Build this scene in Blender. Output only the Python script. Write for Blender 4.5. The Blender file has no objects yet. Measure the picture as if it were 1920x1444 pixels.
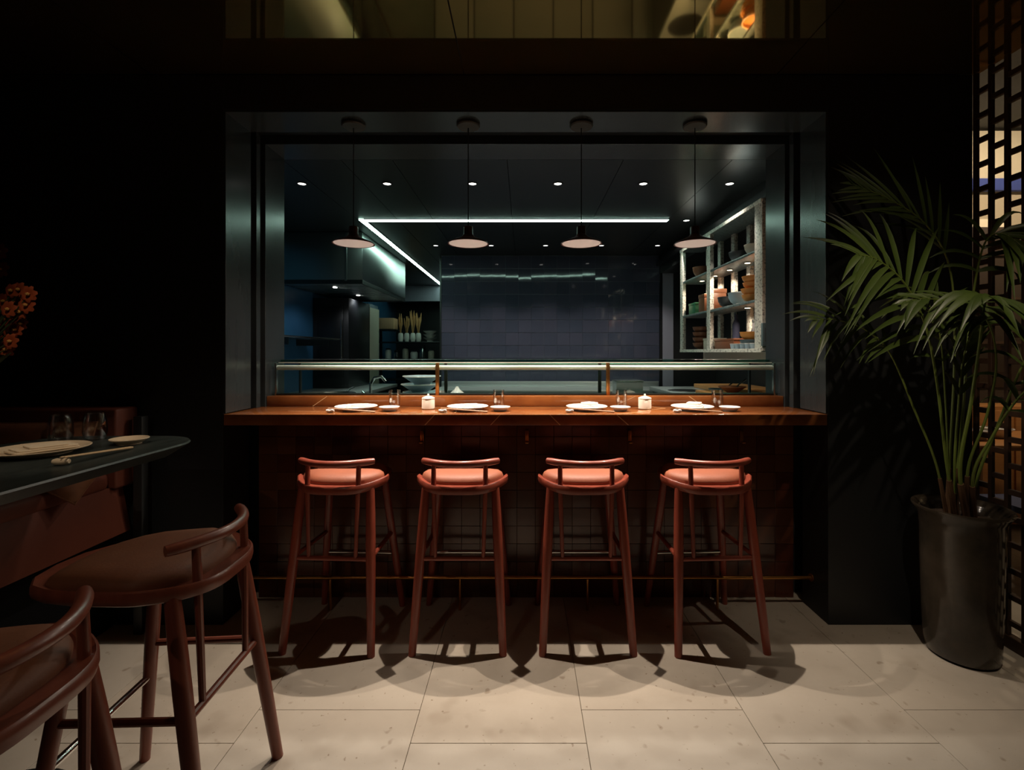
import bpy, bmesh, math, random
from mathutils import Vector, Matrix, Euler
random.seed(7)
R = math.radians
PI = math.pi
scene = bpy.context.scene
C = scene.collection

# ------------------------------------------------------------------ camera, world, light, exposure
F_PX, VPX, VPY, EYE = 907.0, 982.0, 660.0, 1.335
cam_d = bpy.data.cameras.new('camera')
cam_d.sensor_fit = 'HORIZONTAL'
cam_d.sensor_width = 36.0
cam_d.lens = F_PX / 1920.0 * 36.0
cam_d.shift_x = (960.0 - VPX) / 1920.0
cam_d.shift_y = (VPY - 722.0) / 1920.0
cam_d.clip_start = 0.02
cam = bpy.data.objects.new('camera', cam_d)
cam.location = (0, 0, EYE)
cam.rotation_euler = (R(90), 0, 0)
C.objects.link(cam)
scene.camera = cam

world = bpy.data.worlds.new('world')
scene.world = world
world.use_nodes = True
world.node_tree.nodes['Background'].inputs[0].default_value = (0.6, 0.55, 0.5, 1)
world.node_tree.nodes['Background'].inputs[1].default_value = 0.002

vs = scene.view_settings
vs.view_transform = 'Standard'
vs.look = 'None'
vs.exposure = 0.0
vs.gamma = 1.0
vs.use_curve_mapping = False

PENDANT_W = 78.0
PENDANT_GLOW_W = 11.0
PENDANT_COL = (1.0, 0.84, 0.69)
DOWNLIGHT_W = 29.0
LED_STRENGTH = 18.0
SPOT_RIGHT_W = 36.0
DINING_W = 110.0


def P(px, py, Y):
    return Vector(((px - VPX) / F_PX * Y, Y, EYE + (VPY - py) / F_PX * Y))


# ------------------------------------------------------------------ materials
MATS = {}


def mat(name, col, rough=0.5, metal=0.0, noise=None, bump=None, rnd=None, emit=None, estr=0.0,
        spec=0.5, coat=0.0, sheen=0.0):
    """noise=(scale, colour2, lo, hi[, stretch]); bump=(scale, strength); rnd=(colour2, amount)"""
    m = bpy.data.materials.new(name)
    m.use_nodes = True
    nt = m.node_tree
    b = nt.nodes['Principled BSDF']
    b.inputs['Roughness'].default_value = rough
    b.inputs['Metallic'].default_value = metal
    b.inputs['Specular IOR Level'].default_value = spec
    b.inputs['Coat Weight'].default_value = coat
    b.inputs['Coat Roughness'].default_value = 0.12
    b.inputs['Sheen Weight'].default_value = sheen
    b.inputs['Base Color'].default_value = (*col, 1)
    out = None
    tc = None
    if noise or bump:
        tc = nt.nodes.new('ShaderNodeTexCoord')
    if noise:
        mp = nt.nodes.new('ShaderNodeMapping')
        if len(noise) > 4:
            mp.inputs['Scale'].default_value = noise[4]
        nt.links.new(tc.outputs['Object'], mp.inputs['Vector'])
        n = nt.nodes.new('ShaderNodeTexNoise')
        n.inputs['Scale'].default_value = noise[0]
        n.inputs['Detail'].default_value = 6
        n.inputs['Roughness'].default_value = 0.62
        nt.links.new(mp.outputs[0], n.inputs['Vector'])
        r = nt.nodes.new('ShaderNodeValToRGB')
        r.color_ramp.elements[0].position = noise[2]
        r.color_ramp.elements[1].position = noise[3]
        r.color_ramp.elements[0].color = (*noise[1], 1)
        r.color_ramp.elements[1].color = (*col, 1)
        nt.links.new(n.outputs['Fac'], r.inputs['Fac'])
        out = r.outputs['Color']
    if rnd:
        oi = nt.nodes.new('ShaderNodeObjectInfo')
        mr = nt.nodes.new('ShaderNodeMath')
        mr.operation = 'MULTIPLY'
        mr.inputs[1].default_value = rnd[1]
        nt.links.new(oi.outputs['Random'], mr.inputs[0])
        mx = nt.nodes.new('ShaderNodeMix')
        mx.data_type = 'RGBA'
        nt.links.new(mr.outputs[0], mx.inputs[0])
        if out:
            nt.links.new(out, mx.inputs[6])
        else:
            mx.inputs[6].default_value = (*col, 1)
        mx.inputs[7].default_value = (*rnd[0], 1)
        out = mx.outputs[2]
    if out:
        nt.links.new(out, b.inputs['Base Color'])
    if bump:
        n2 = nt.nodes.new('ShaderNodeTexNoise')
        n2.inputs['Scale'].default_value = bump[0]
        n2.inputs['Detail'].default_value = 3
        nt.links.new(tc.outputs['Object'], n2.inputs['Vector'])
        bp = nt.nodes.new('ShaderNodeBump')
        bp.inputs['Strength'].default_value = bump[1]
        bp.inputs['Distance'].default_value = 0.01
        nt.links.new(n2.outputs['Fac'], bp.inputs['Height'])
        nt.links.new(bp.outputs[0], b.inputs['Normal'])
    if emit:
        b.inputs['Emission Color'].default_value = (*emit, 1)
        b.inputs['Emission Strength'].default_value = estr
    MATS[name] = m
    return m


def spots(m, col):
    """small brown fossil flecks and pits in the stone"""
    nt = m.node_tree
    b = nt.nodes['Principled BSDF']
    src = b.inputs['Base Color'].links[0].from_socket
    tc = nt.nodes.new('ShaderNodeTexCoord')
    last = src
    for scale, lo, hi, amt in ((16, 0.665, 0.74, 0.55), (52, 0.70, 0.74, 0.75), (5.5, 0.60, 0.75, 0.35)):
        n = nt.nodes.new('ShaderNodeTexNoise')
        n.inputs['Scale'].default_value = scale
        n.inputs['Detail'].default_value = 2
        nt.links.new(tc.outputs['Object'], n.inputs['Vector'])
        mr = nt.nodes.new('ShaderNodeMapRange')
        mr.inputs['From Min'].default_value = lo
        mr.inputs['From Max'].default_value = hi
        mr.inputs['To Max'].default_value = amt
        nt.links.new(n.outputs['Fac'], mr.inputs[0])
        mx = nt.nodes.new('ShaderNodeMix')
        mx.data_type = 'RGBA'
        nt.links.new(mr.outputs[0], mx.inputs[0])
        nt.links.new(last, mx.inputs[6])
        mx.inputs[7].default_value = (*col, 1)
        last = mx.outputs[2]
    nt.links.new(last, b.inputs['Base Color'])


def glass_mat(name, tint, gloss=0.10, rough=0.02, edge=0.75):
    m = bpy.data.materials.new(name)
    m.use_nodes = True
    nt = m.node_tree
    nt.nodes.remove(nt.nodes['Principled BSDF'])
    o = nt.nodes['Material Output']
    t = nt.nodes.new('ShaderNodeBsdfTransparent')
    t.inputs[0].default_value = (*tint, 1)
    g = nt.nodes.new('ShaderNodeBsdfGlossy')
    g.inputs['Roughness'].default_value = rough
    lw = nt.nodes.new('ShaderNodeLayerWeight')
    lw.inputs['Blend'].default_value = 0.35
    mr = nt.nodes.new('ShaderNodeMapRange')
    mr.inputs['To Min'].default_value = gloss * 0.4
    mr.inputs['To Max'].default_value = edge
    mx = nt.nodes.new('ShaderNodeMixShader')
    nt.links.new(lw.outputs['Facing'], mr.inputs[0])
    nt.links.new(mr.outputs[0], mx.inputs[0])
    nt.links.new(t.outputs[0], mx.inputs[1])
    nt.links.new(g.outputs[0], mx.inputs[2])
    nt.links.new(mx.outputs[0], o.inputs[0])
    MATS[name] = m
    return m


mat('black_wall', (0.010, 0.0115, 0.0125), 0.55, noise=(3, (0.007, 0.008, 0.009), 0.3, 0.7))
mat('black_reveal', (0.030, 0.036, 0.038), 0.24, noise=(2.5, (0.024, 0.030, 0.032), 0.3, 0.7, (6, 6, 0.6)))
mat('black_matte', (0.003, 0.003, 0.0035), 0.9, spec=0.15)
mat('black_trim', (0.006, 0.007, 0.008), 0.35)
mat('bronze_mirror', (0.52, 0.335, 0.11), 0.045, 0.965)
mat('bronze_joint', (0.004, 0.003, 0.002), 0.8)
mat('limestone', (0.49, 0.43, 0.35), 0.50, noise=(2.6, (0.39, 0.33, 0.26), 0.28, 0.62), bump=(45, 0.05), rnd=((0.43, 0.39, 0.33), 0.6))
spots(MATS['limestone'], (0.20, 0.14, 0.085))
mat('grout', (0.20, 0.17, 0.13), 0.9)
mat('kitchen_floor', (0.075, 0.07, 0.065), 0.45, noise=(5, (0.05, 0.048, 0.045), 0.3, 0.7))
mat('kitchen_ceiling', (0.010, 0.0115, 0.0115), 0.32, bump=(25, 0.02))
mat('zellige', (0.090, 0.022, 0.010), 0.20, noise=(9, (0.055, 0.013, 0.007), 0.3, 0.7), bump=(14, 0.07), rnd=((0.125, 0.043, 0.018), 0.9))
mat('zellige_grout', (0.045, 0.016, 0.009), 0.8)
mat('navy_tile', (0.044, 0.050, 0.074), 0.06, noise=(6, (0.036, 0.043, 0.066), 0.3, 0.7), bump=(6, 0.05), rnd=((0.055, 0.055, 0.082), 0.8))
mat('navy_grout', (0.17, 0.18, 0.21), 0.7)
mat('blue_wall', (0.030, 0.11, 0.22), 0.3, bump=(8, 0.05))
mat('marble', (0.235, 0.080, 0.022), 0.16, noise=(4.5, (0.13, 0.036, 0.011), 0.32, 0.66, (1, 1.6, 1.6)), coat=0.3)
mat('vein', (0.62, 0.40, 0.20), 0.3)
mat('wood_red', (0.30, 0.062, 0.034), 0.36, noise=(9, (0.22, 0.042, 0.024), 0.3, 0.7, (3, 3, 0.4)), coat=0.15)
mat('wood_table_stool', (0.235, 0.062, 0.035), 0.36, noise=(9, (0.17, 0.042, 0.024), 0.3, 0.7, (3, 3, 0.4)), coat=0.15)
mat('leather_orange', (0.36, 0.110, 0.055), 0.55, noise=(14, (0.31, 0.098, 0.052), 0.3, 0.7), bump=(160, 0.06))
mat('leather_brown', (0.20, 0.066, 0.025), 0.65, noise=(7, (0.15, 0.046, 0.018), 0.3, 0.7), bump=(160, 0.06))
mat('steel_rail', (0.74, 0.71, 0.64), 0.38, 0.55)
mat('chrome', (0.75, 0.74, 0.72), 0.12, 1.0)
mat('brass', (0.50, 0.235, 0.07), 0.30, 1.0)
mat('steel', (0.42, 0.44, 0.44), 0.24, 1.0, bump=(3, 0.02))
mat('hood_steel', (0.40, 0.45, 0.45), 0.32, 1.0, bump=(4, 0.03))
mat('steel_dark', (0.10, 0.11, 0.11), 0.34, 1.0)
mat('steel_brushed', (0.46, 0.49, 0.49), 0.38, 0.75, bump=(6, 0.04))
mat('dark_appliance', (0.012, 0.013, 0.015), 0.35)
mat('blue_appliance', (0.05, 0.09, 0.14), 0.4)
mat('cream_panel', (0.45, 0.40, 0.32), 0.5)
mat('china', (0.72, 0.68, 0.63), 0.22)
mat('napkin', (0.70, 0.67, 0.62), 0.9, bump=(120, 0.08))
mat('china_warm', (0.60, 0.47, 0.32), 0.3)
mat('napkin_warm', (0.62, 0.50, 0.35), 0.9, bump=(120, 0.08))
mat('canister', (0.78, 0.72, 0.62), 0.35)
mat('chopstick', (0.30, 0.16, 0.08), 0.45)
mat('chopstick_pale', (0.50, 0.33, 0.17), 0.45)
mat('lamp_brown', (0.085, 0.020, 0.012), 0.42)
mat('lamp_opal', (0.60, 0.50, 0.44), 0.6, emit=(1.0, 0.86, 0.76), estr=0.22)
mat('cord', (0.012, 0.009, 0.008), 0.6)
mat('canopy_brown', (0.024, 0.021, 0.015), 0.6)
mat('downlight_trim', (0.02, 0.02, 0.02), 0.5)
mat('downlight_glow', (0.9, 0.9, 0.9), 0.5, emit=(1.0, 0.98, 0.93), estr=5.0)
mat('led_glow', (0.9, 0.95, 0.9), 0.5, emit=(0.62, 1.0, 0.82), estr=LED_STRENGTH)
mat('led_channel', (0.02, 0.022, 0.022), 0.5)
mat('shelf_lamp_glow', (1, 0.9, 0.7), 0.5, emit=(1.0, 0.80, 0.52), estr=6.0)
mat('terrazzo', (0.74, 0.70, 0.62), 0.4, noise=(70, (0.16, 0.15, 0.13), 0.36, 0.50))
mat('shelf_edge', (0.16, 0.20, 0.20), 0.35, noise=(60, (0.06, 0.08, 0.08), 0.38, 0.55))
mat('marble_green', (0.028, 0.034, 0.031), 0.40, noise=(5, (0.016, 0.020, 0.018), 0.35, 0.6, (4, 1, 1)))
mat('bench_leather', (0.125, 0.030, 0.014), 0.6, noise=(4, (0.095, 0.022, 0.010), 0.3, 0.7), bump=(150, 0.05))
mat('cushion_velvet', (0.17, 0.062, 0.022), 0.8, noise=(9, (0.10, 0.034, 0.012), 0.3, 0.7), sheen=0.0)
mat('bench_post', (0.016, 0.018, 0.018), 0.45)
mat('pot_glaze', (0.060, 0.046, 0.032), 0.13, noise=(5, (0.022, 0.018, 0.013), 0.3, 0.7), bump=(7, 0.08))
mat('soil', (0.06, 0.032, 0.016), 0.95, noise=(60, (0.02, 0.012, 0.006), 0.3, 0.7), bump=(60, 0.6))
mat('palm_stem', (0.12, 0.17, 0.025), 0.5)
mat('palm_leaf', (0.046, 0.075, 0.012), 0.42, noise=(10, (0.032, 0.056, 0.009), 0.3, 0.7), rnd=((0.065, 0.10, 0.018), 0.7))
mat('palm_sheath', (0.11, 0.055, 0.022), 0.7)
mat('screen_wood', (0.050, 0.024, 0.011), 0.5, noise=(8, (0.032, 0.015, 0.007), 0.3, 0.7, (4, 4, 0.5)))
mat('beige_wall', (0.55, 0.47, 0.34), 0.8)
mat('blind_cream', (0.72, 0.64, 0.48), 0.8)
mat('blue_fabric', (0.055, 0.085, 0.33), 0.8)
mat('navy_fabric', (0.045, 0.05, 0.10), 0.8)
mat('dark_wood', (0.030, 0.018, 0.011), 0.5)
mat('oak', (0.42, 0.19, 0.055), 0.45, noise=(6, (0.34, 0.14, 0.04), 0.3, 0.7, (1, 8, 8)))
mat('board_wood', (0.55, 0.26, 0.085), 0.5, noise=(6, (0.42, 0.18, 0.055), 0.3, 0.7, (1, 9, 9)))
mat('brown_ware', (0.19, 0.065, 0.028), 0.4)
mat('dark_ware', (0.05, 0.05, 0.055), 0.4)
mat('orange_ware', (0.62, 0.24, 0.045), 0.45)
mat('green_ware', (0.04, 0.20, 0.10), 0.4)
mat('teal_ware', (0.09, 0.13, 0.14), 0.4)
mat('blueware', (0.35, 0.45, 0.52), 0.3)
mat('peach', (0.62, 0.36, 0.20), 0.7)
mat('wheat', (0.50, 0.26, 0.10), 0.8)
mat('lavender_grey', (0.20, 0.20, 0.25), 0.6)
mat('petal', (0.24, 0.042, 0.010), 0.6)
mat('petal_core', (0.42, 0.20, 0.045), 0.7)
mat('leaf_dark', (0.03, 0.045, 0.012), 0.6)
mat('vase_red', (0.10, 0.022, 0.012), 0.3)
mat('navy_cloth_bowl', (0.16, 0.2, 0.24), 0.4)
glass_mat('glass_clear', (0.97, 0.97, 0.96), 0.14, edge=0.75)
glass_mat('glass_case', (0.90, 0.96, 0.94), 0.08, edge=0.5)
glass_mat('glass_edge', (0.24, 0.52, 0.45), 0.14, 0.18, edge=0.30)


# ------------------------------------------------------------------ geometry helpers
class MB:
    def __init__(self):
        self.v, self.f = [], []

    def _add(self, vs_, fs_):
        o = len(self.v)
        self.v += [Vector(p) for p in vs_]
        self.f += [tuple(i + o for i in f) for f in fs_]
        return self

    def box(self, x0, x1, y0, y1, z0, z1):
        x0, x1 = min(x0, x1), max(x0, x1)
        y0, y1 = min(y0, y1), max(y0, y1)
        z0, z1 = min(z0, z1), max(z0, z1)
        return self._add([(x0, y0, z0), (x1, y0, z0), (x1, y1, z0), (x0, y1, z0),
                          (x0, y0, z1), (x1, y0, z1), (x1, y1, z1), (x0, y1, z1)],
                         [(0, 3, 2, 1), (4, 5, 6, 7), (0, 1, 5, 4), (1, 2, 6, 5), (2, 3, 7, 6), (3, 0, 4, 7)])

    def tube(self, pts, rad, seg=12, cap=True, squash=1.0, ref=(0, 0, 1)):
        pts = [Vector(p) for p in pts]
        n = len(pts)
        if not hasattr(rad, '__len__'):
            rad = [rad] * n
        vs_, fs_ = [], []
        prev = None
        for i, p in enumerate(pts):
            t = (pts[min(i + 1, n - 1)] - pts[max(i - 1, 0)]).normalized()
            if prev is None:
                a = Vector(ref)
                if abs(t.dot(a)) > 0.95:
                    a = Vector((1, 0, 0))
                u = t.cross(a).normalized()
            else:
                u = (prev - t * prev.dot(t)).normalized()
            prev = u
            w = t.cross(u)
            for k in range(seg):
                an = 2 * PI * k / seg
                vs_.append(p + (u * math.cos(an) + w * math.sin(an) * squash) * rad[i])
        for i in range(n - 1):
            for k in range(seg):
                k2 = (k + 1) % seg
                fs_.append((i * seg + k, i * seg + k2, (i + 1) * seg + k2, (i + 1) * seg + k))
        if cap:
            fs_.append(tuple(reversed(range(seg))))
            fs_.append(tuple((n - 1) * seg + k for k in range(seg)))
        return self._add(vs_, fs_)

    def lathe(self, prof, c=(0, 0, 0), seg=24, sx=1.0, sy=1.0):
        """prof: list of (r, z); closes the ends when r == 0"""
        c = Vector(c)
        vs_, fs_, rings = [], [], []
        for r, z in prof:
            if r < 1e-6:
                rings.append([len(vs_)])
                vs_.append(c + Vector((0, 0, z)))
            else:
                rings.append(list(range(len(vs_), len(vs_) + seg)))
                for k in range(seg):
                    a = 2 * PI * k / seg
                    vs_.append(c + Vector((r * math.cos(a) * sx, r * math.sin(a) * sy, z)))
        for a, b in zip(rings[:-1], rings[1:]):
            if len(a) == 1 and len(b) == 1:
                continue
            for k in range(seg):
                k2 = (k + 1) % seg
                if len(a) == 1:
                    fs_.append((a[0], b[k2], b[k]))
                elif len(b) == 1:
                    fs_.append((a[k], a[k2], b[0]))
                else:
                    fs_.append((a[k], a[k2], b[k2], b[k]))
        return self._add(vs_, fs_)

    def prism(self, outline, z0, z1):
        n = len(outline)
        vs_ = [(x, y, z0) for x, y in outline] + [(x, y, z1) for x, y in outline]
        fs_ = [tuple(reversed(range(n))), tuple(range(n, 2 * n))]
        for k in range(n):
            k2 = (k + 1) % n
            fs_.append((k, k2, n + k2, n + k))
        return self._add(vs_, fs_)

    def xform(self, M):
        self.v = [M @ p for p in self.v]
        return self

    def mesh(self, name, m, bevel=0.0, smooth=35, bseg=2, off=Vector((0, 0, 0))):
        me = bpy.data.meshes.new(name)
        bm = bmesh.new()
        bv = [bm.verts.new(p - off) for p in self.v]
        for f in self.f:
            try:
                bm.faces.new([bv[i] for i in f])
            except ValueError:
                pass
        if bevel > 0:
            bmesh.ops.bevel(bm, geom=list(bm.edges), offset=bevel, segments=bseg, affect='EDGES', profile=0.5)
        bmesh.ops.recalc_face_normals(bm, faces=list(bm.faces))
        bm.to_mesh(me)
        bm.free()
        me.materials.append(MATS[m])
        if smooth:
            for p in me.polygons:
                p.use_smooth = True
            me.set_sharp_from_angle(angle=R(smooth))
        return me

    def build(self, name, m, parent=None, bevel=0.0, smooth=35, local=False, origin=None, bseg=2):
        off = Vector((0, 0, 0))
        if origin is not None:
            off = Vector(origin)
        poff = Vector((0, 0, 0))
        if parent is not None and not local:
            q = parent
            while q is not None:
                poff = poff + q.location
                q = q.parent
        if origin is None:
            off = poff
        o = bpy.data.objects.new(name, self.mesh(name, m, bevel, smooth, bseg, off))
        C.objects.link(o)
        if parent is not None:
            o.parent = parent
        if origin is not None:
            o.location = off - poff
        return o


def tag(o, label, cat, group=None, kind=None):
    o['label'] = label
    o['category'] = cat
    if group:
        o['group'] = group
    if kind:
        o['kind'] = kind
    return o


def thing(name, label, cat, loc=(0, 0, 0), rz=0.0, group=None):
    o = bpy.data.objects.new(name, None)
    o.empty_display_size = 0.1
    C.objects.link(o)
    o.location = loc
    o.rotation_euler = (0, 0, rz)
    return tag(o, label, cat, group)


def struct(o, label=None):
    o['kind'] = 'structure'
    o['label'] = label or o.name.replace('_', ' ')
    return o


def copy_tree(o, parent=None):
    c = o.copy()
    C.objects.link(c)
    c.parent = parent
    for ch in o.children:
        copy_tree(ch, c)
    return c


def box(*a):
    return MB().box(*a)


def spot(name, loc, target, watts, col, size, blend, radius, parent=None):
    d = bpy.data.lights.new(name, 'SPOT')
    d.energy = watts
    d.color = col
    d.spot_size = R(size)
    d.spot_blend = blend
    d.shadow_soft_size = radius
    o = bpy.data.objects.new(name, d)
    C.objects.link(o)
    loc = Vector(loc)
    v = (Vector(target) - loc)
    o.rotation_euler = v.to_track_quat('-Z', 'Y').to_euler()
    o.location = loc
    if parent is not None:
        o.parent = parent
    return o


def arc_pts(cx, cy, r, a0, a1, n):
    return [(cx + r * math.cos(a0 + (a1 - a0) * i / n), cy + r * math.sin(a0 + (a1 - a0) * i / n)) for i in range(n + 1)]


def rrect(x0, x1, y0, y1, r, n=6):
    return (arc_pts(x1 - r, y1 - r, r, 0, PI / 2, n) + arc_pts(x0 + r, y1 - r, r, PI / 2, PI, n) +
            arc_pts(x0 + r, y0 + r, r, PI, 1.5 * PI, n) + arc_pts(x1 - r, y0 + r, r, 1.5 * PI, 2 * PI, n))


def catmull(pts, n=8):
    pts = [Vector(p) for p in pts]
    q = [pts[0] * 2 - pts[1]] + pts + [pts[-1] * 2 - pts[-2]]
    out = []
    for i in range(1, len(q) - 2):
        for k in range(n):
            t = k / n
            a, b, c, d = q[i - 1], q[i], q[i + 1], q[i + 2]
            out.append(0.5 * ((2 * b) + (c - a) * t + (2 * a - 5 * b + 4 * c - d) * t * t + (3 * b - a - 3 * c + d) * t ** 3))
    out.append(pts[-1])
    return out


# ------------------------------------------------------------------ the setting
WY = 2.365                      # front face of the black wall
XL, XR, ZT = -1.470, 1.489, 2.521   # opening in it
CEIL = 2.69
KC = 2.49                       # kitchen ceiling

# floor with limestone slabs
floor = struct(box(-3.6, 4.9, -2.2, 4.4, -0.06, -0.006).build('floor', 'grout', smooth=0), 'pale limestone slab floor with thin dark joints')
cw, x_ref, gap = 0.602, -0.387, 0.0009
for k in range(-5, 9):
    x0 = x_ref + cw * k
    yref = 1.650 if k % 2 == 0 else 1.8046
    for j in range(-4, 3):
        y0, y1 = yref + 1.2 * j, yref + 1.2 * (j + 1)
        y0, y1 = max(y0, -2.2), min(y1, 4.35 if x0 > 2.0 else 2.88)
        xa, xb = max(x0, -3.6), min(x0 + cw, 4.9)
        if y1 - y0 < 0.1 or xb - xa < 0.1:
            continue
        box(xa + gap, xb - gap, y0 + gap, y1 - gap, -0.012, 0.0).build('floor_slab', 'limestone', floor, bevel=0.0008, bseg=1, smooth=0)

ksf = struct(box(-2.4, 2.36, 2.89, 9.2, -0.06, -0.002).build('floor_kitchen', 'kitchen_floor', smooth=0), 'dark grey kitchen floor behind the bar')

# mirrored ceiling in long panels
ceil = struct(box(-3.6, 2.22, -2.2, 2.70, CEIL + 0.012, CEIL + 0.08).build('ceiling', 'bronze_joint', smooth=0), 'bronze mirrored ceiling over the dining room')
edges = [-3.6, -3.35, -1.82, -0.292, 1.236, 2.22]
for a, b in zip(edges[:-1], edges[1:]):
    box(a + 0.003, b - 0.003, -2.2, WY - 0.004, CEIL, CEIL + 0.01).build('ceiling_panel', 'bronze_mirror', ceil, smooth=0)

# front wall round the opening
struct(box(-3.6, XL, WY, 2.585, 0, CEIL).build('wall_front_left', 'black_wall', bevel=0.002, smooth=0), 'black wall left of the kitchen opening')
struct(box(XR, 2.195, WY, 2.585, 0, CEIL).build('wall_front_right', 'black_wall', bevel=0.002, smooth=0), 'black wall right of the kitchen opening behind the palm')
struct(box(XL, XR, WY, 2.585, ZT, CEIL).build('wall_front_lintel', 'black_wall', bevel=0.002, smooth=0), 'black wall band above the kitchen opening')
# satin lining boards of the deep opening
LZ = 1.035
tr1 = struct(box(XL, XL + 0.012, WY + 0.001, 2.585, LZ, ZT - 0.012).build('trim_1', 'black_reveal', bevel=0.001, smooth=0), 'satin black jamb lining on the left of the opening')
tr2 = struct(box(XR - 0.012, XR, WY + 0.001, 2.585, LZ, ZT - 0.012).build('trim_2', 'black_reveal', bevel=0.001, smooth=0), 'satin black jamb lining on the right of the opening')
tr3 = struct(box(XL, XR, WY + 0.001, 2.585, ZT - 0.012, ZT).build('trim_3', 'black_reveal', bevel=0.001, smooth=0), 'satin black soffit lining where the pendant lamps hang')
# groove
struct(box(-1.75, XL - 0.13, 2.585, 2.69, 0, 2.70).build('wall_groove_left', 'black_matte', smooth=0), 'black recess beside the left jamb')
struct(box(XR + 0.13, 1.75, 2.585, 2.69, 0, 2.70).build('wall_groove_right', 'black_matte', smooth=0), 'black recess beside the right jamb')
struct(box(XL - 0.13, XR + 0.13, 2.585, 2.69, 2.64, 2.70).build('wall_groove_top', 'black_matte', smooth=0), 'black recess above the opening for the sliding screen')
# narrow track strips standing in the groove
struct(box(-1.50, -1.452, 2.628, 2.668, 1.03, 2.64).build('trim_4', 'black_reveal', bevel=0.001, smooth=0), 'narrow upright track strip in the left groove')
struct(box(1.465, 1.513, 2.628, 2.668, 1.03, 2.64).build('trim_5', 'black_reveal', bevel=0.001, smooth=0), 'narrow upright track strip in the right groove')
struct(box(-1.50, 1.513, 2.628, 2.668, 2.53, 2.64).build('trim_6', 'black_trim', bevel=0.001, smooth=0), 'black head track over the opening')
# inner jambs
XL2, XR2 = -1.437, 1.452
struct(box(-2.6, XL2, 2.69, 2.905, 0, 2.70).build('wall_inner_left', 'black_reveal', bevel=0.002, smooth=0), 'satin black inner jamb on the kitchen side left')
struct(box(XR2, 2.36, 2.69, 2.905, 0, 2.70).build('wall_inner_right', 'black_reveal', bevel=0.002, smooth=0), 'satin black inner jamb on the kitchen side right')
struct(box(XL2, XR2, 2.69, 2.905, KC, 2.70).build('wall_inner_lintel', 'black_reveal', bevel=0.002, smooth=0), 'satin black inner lintel above the glass case')

# room sides behind the camera
struct(box(-3.7, -3.6, -2.3, 2.6, 0, CEIL).build('wall_left', 'black_wall', smooth=0), 'black side wall of the dining room')
struct(box(-3.7, 5.0, -2.3, -2.2, 0, 3.3).build('wall_back', 'black_wall', smooth=0), 'black wall behind the viewer')

# kitchen shell
struct(box(-2.5, -2.4, 2.905, 9.2, 0, 2.6).build('wall_kitchen_left', 'blue_wall', smooth=0), 'dark blue kitchen wall behind the cooking line')
struct(box(2.30, 2.36, 2.905, 6.1, 0, 3.3).build('wall_kitchen_right', 'black_wall', smooth=0), 'dark kitchen wall behind the open shelving')
struct(box(-2.5, -0.6, 9.1, 9.2, 0, 2.6).build('wall_kitchen_back', 'dark_appliance', smooth=0), 'dark wall at the end of the kitchen passage')
struct(box(-2.4, -0.98, 8.45, 8.6, 2.22, KC).build('wall_passage_beam', 'lavender_grey', bevel=0.003, smooth=0), 'grey beam across the end of the kitchen passage')
kcl = struct(box(-2.5, 2.36, 2.905, 9.2, KC + 0.02, KC + 0.1).build('ceiling_kitchen', 'black_matte', smooth=0), 'black panelled kitchen ceiling')
ed = [-2.4, -1.45, -1.10, -0.79, -0.10, 0.60, 1.255, 1.63, 2.30]
LY = 4.24
for a, b in zip(ed[:-1], ed[1:]):
    box(a + 0.002, b - 0.002, 2.906, 9.1, KC, KC + 0.018).build('ceiling_panel', 'kitchen_ceiling', kcl, smooth=0)
struct(box(1.63, 2.299, 2.906, 5.8, 2.275, KC).build('wall_bulkhead_right', 'kitchen_ceiling', bevel=0.003, smooth=0), 'dark bulkhead above the open shelving')
struct(box(1.585, 1.63, 2.906, 5.8, 2.36, 2.41).build('trim_7', 'black_trim', bevel=0.002, smooth=0), 'black rail along the bulkhead over the shelving')

# tiled back wall
TY = 5.80
tw = struct(box(-0.985, 1.625, TY, TY + 0.2, 0, KC).build('wall_tiled', 'navy_grout', smooth=0), 'navy glazed tile wall at the back of the kitchen')
ts = 0.1535
tile_me = box(-ts / 2 + 0.0008, ts / 2 - 0.0008, -0.006, 0.004, -ts / 2 + 0.0026, ts / 2 - 0.0026).mesh('wall_tile', 'navy_tile', bevel=0.0007, bseg=1, smooth=0)
ncol, nrow = 17, 16
for i in range(ncol):
    for j in range(nrow):
        o = bpy.data.objects.new('wall_tile', tile_me)
        C.objects.link(o)
        o.parent = tw
        zc = KC - ts * (j + 0.5) - 0.004
        o.location = (-0.985 + ts * (i + 0.5), TY, zc)
        o.rotation_euler = (random.gauss(0, 0.0055), 0, random.gauss(0, 0.006))
struct(box(-1.005, -0.985, TY - 0.012, TY + 0.2, 0, KC).build('trim_8', 'steel_dark', bevel=0.001, smooth=0), 'steel corner strip on the edge of the tiled wall')
# dark doors right of the tile wall
struct(box(1.645, 2.299, TY, TY + 0.2, 0, KC).build('wall_panel_right', 'dark_appliance', smooth=0), 'dark panelled wall right of the tiles')
struct(box(1.66, 1.79, TY - 0.02, TY, 0.0, 2.3).build('door_1', 'lavender_grey', bevel=0.003, smooth=0), 'narrow grey door leaf right of the navy tiles')
struct(box(1.625, 1.645, TY - 0.03, TY + 0.2, 0, KC).build('trim_9', 'black_trim', smooth=0), 'black corner post right of the navy tiles')

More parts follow.
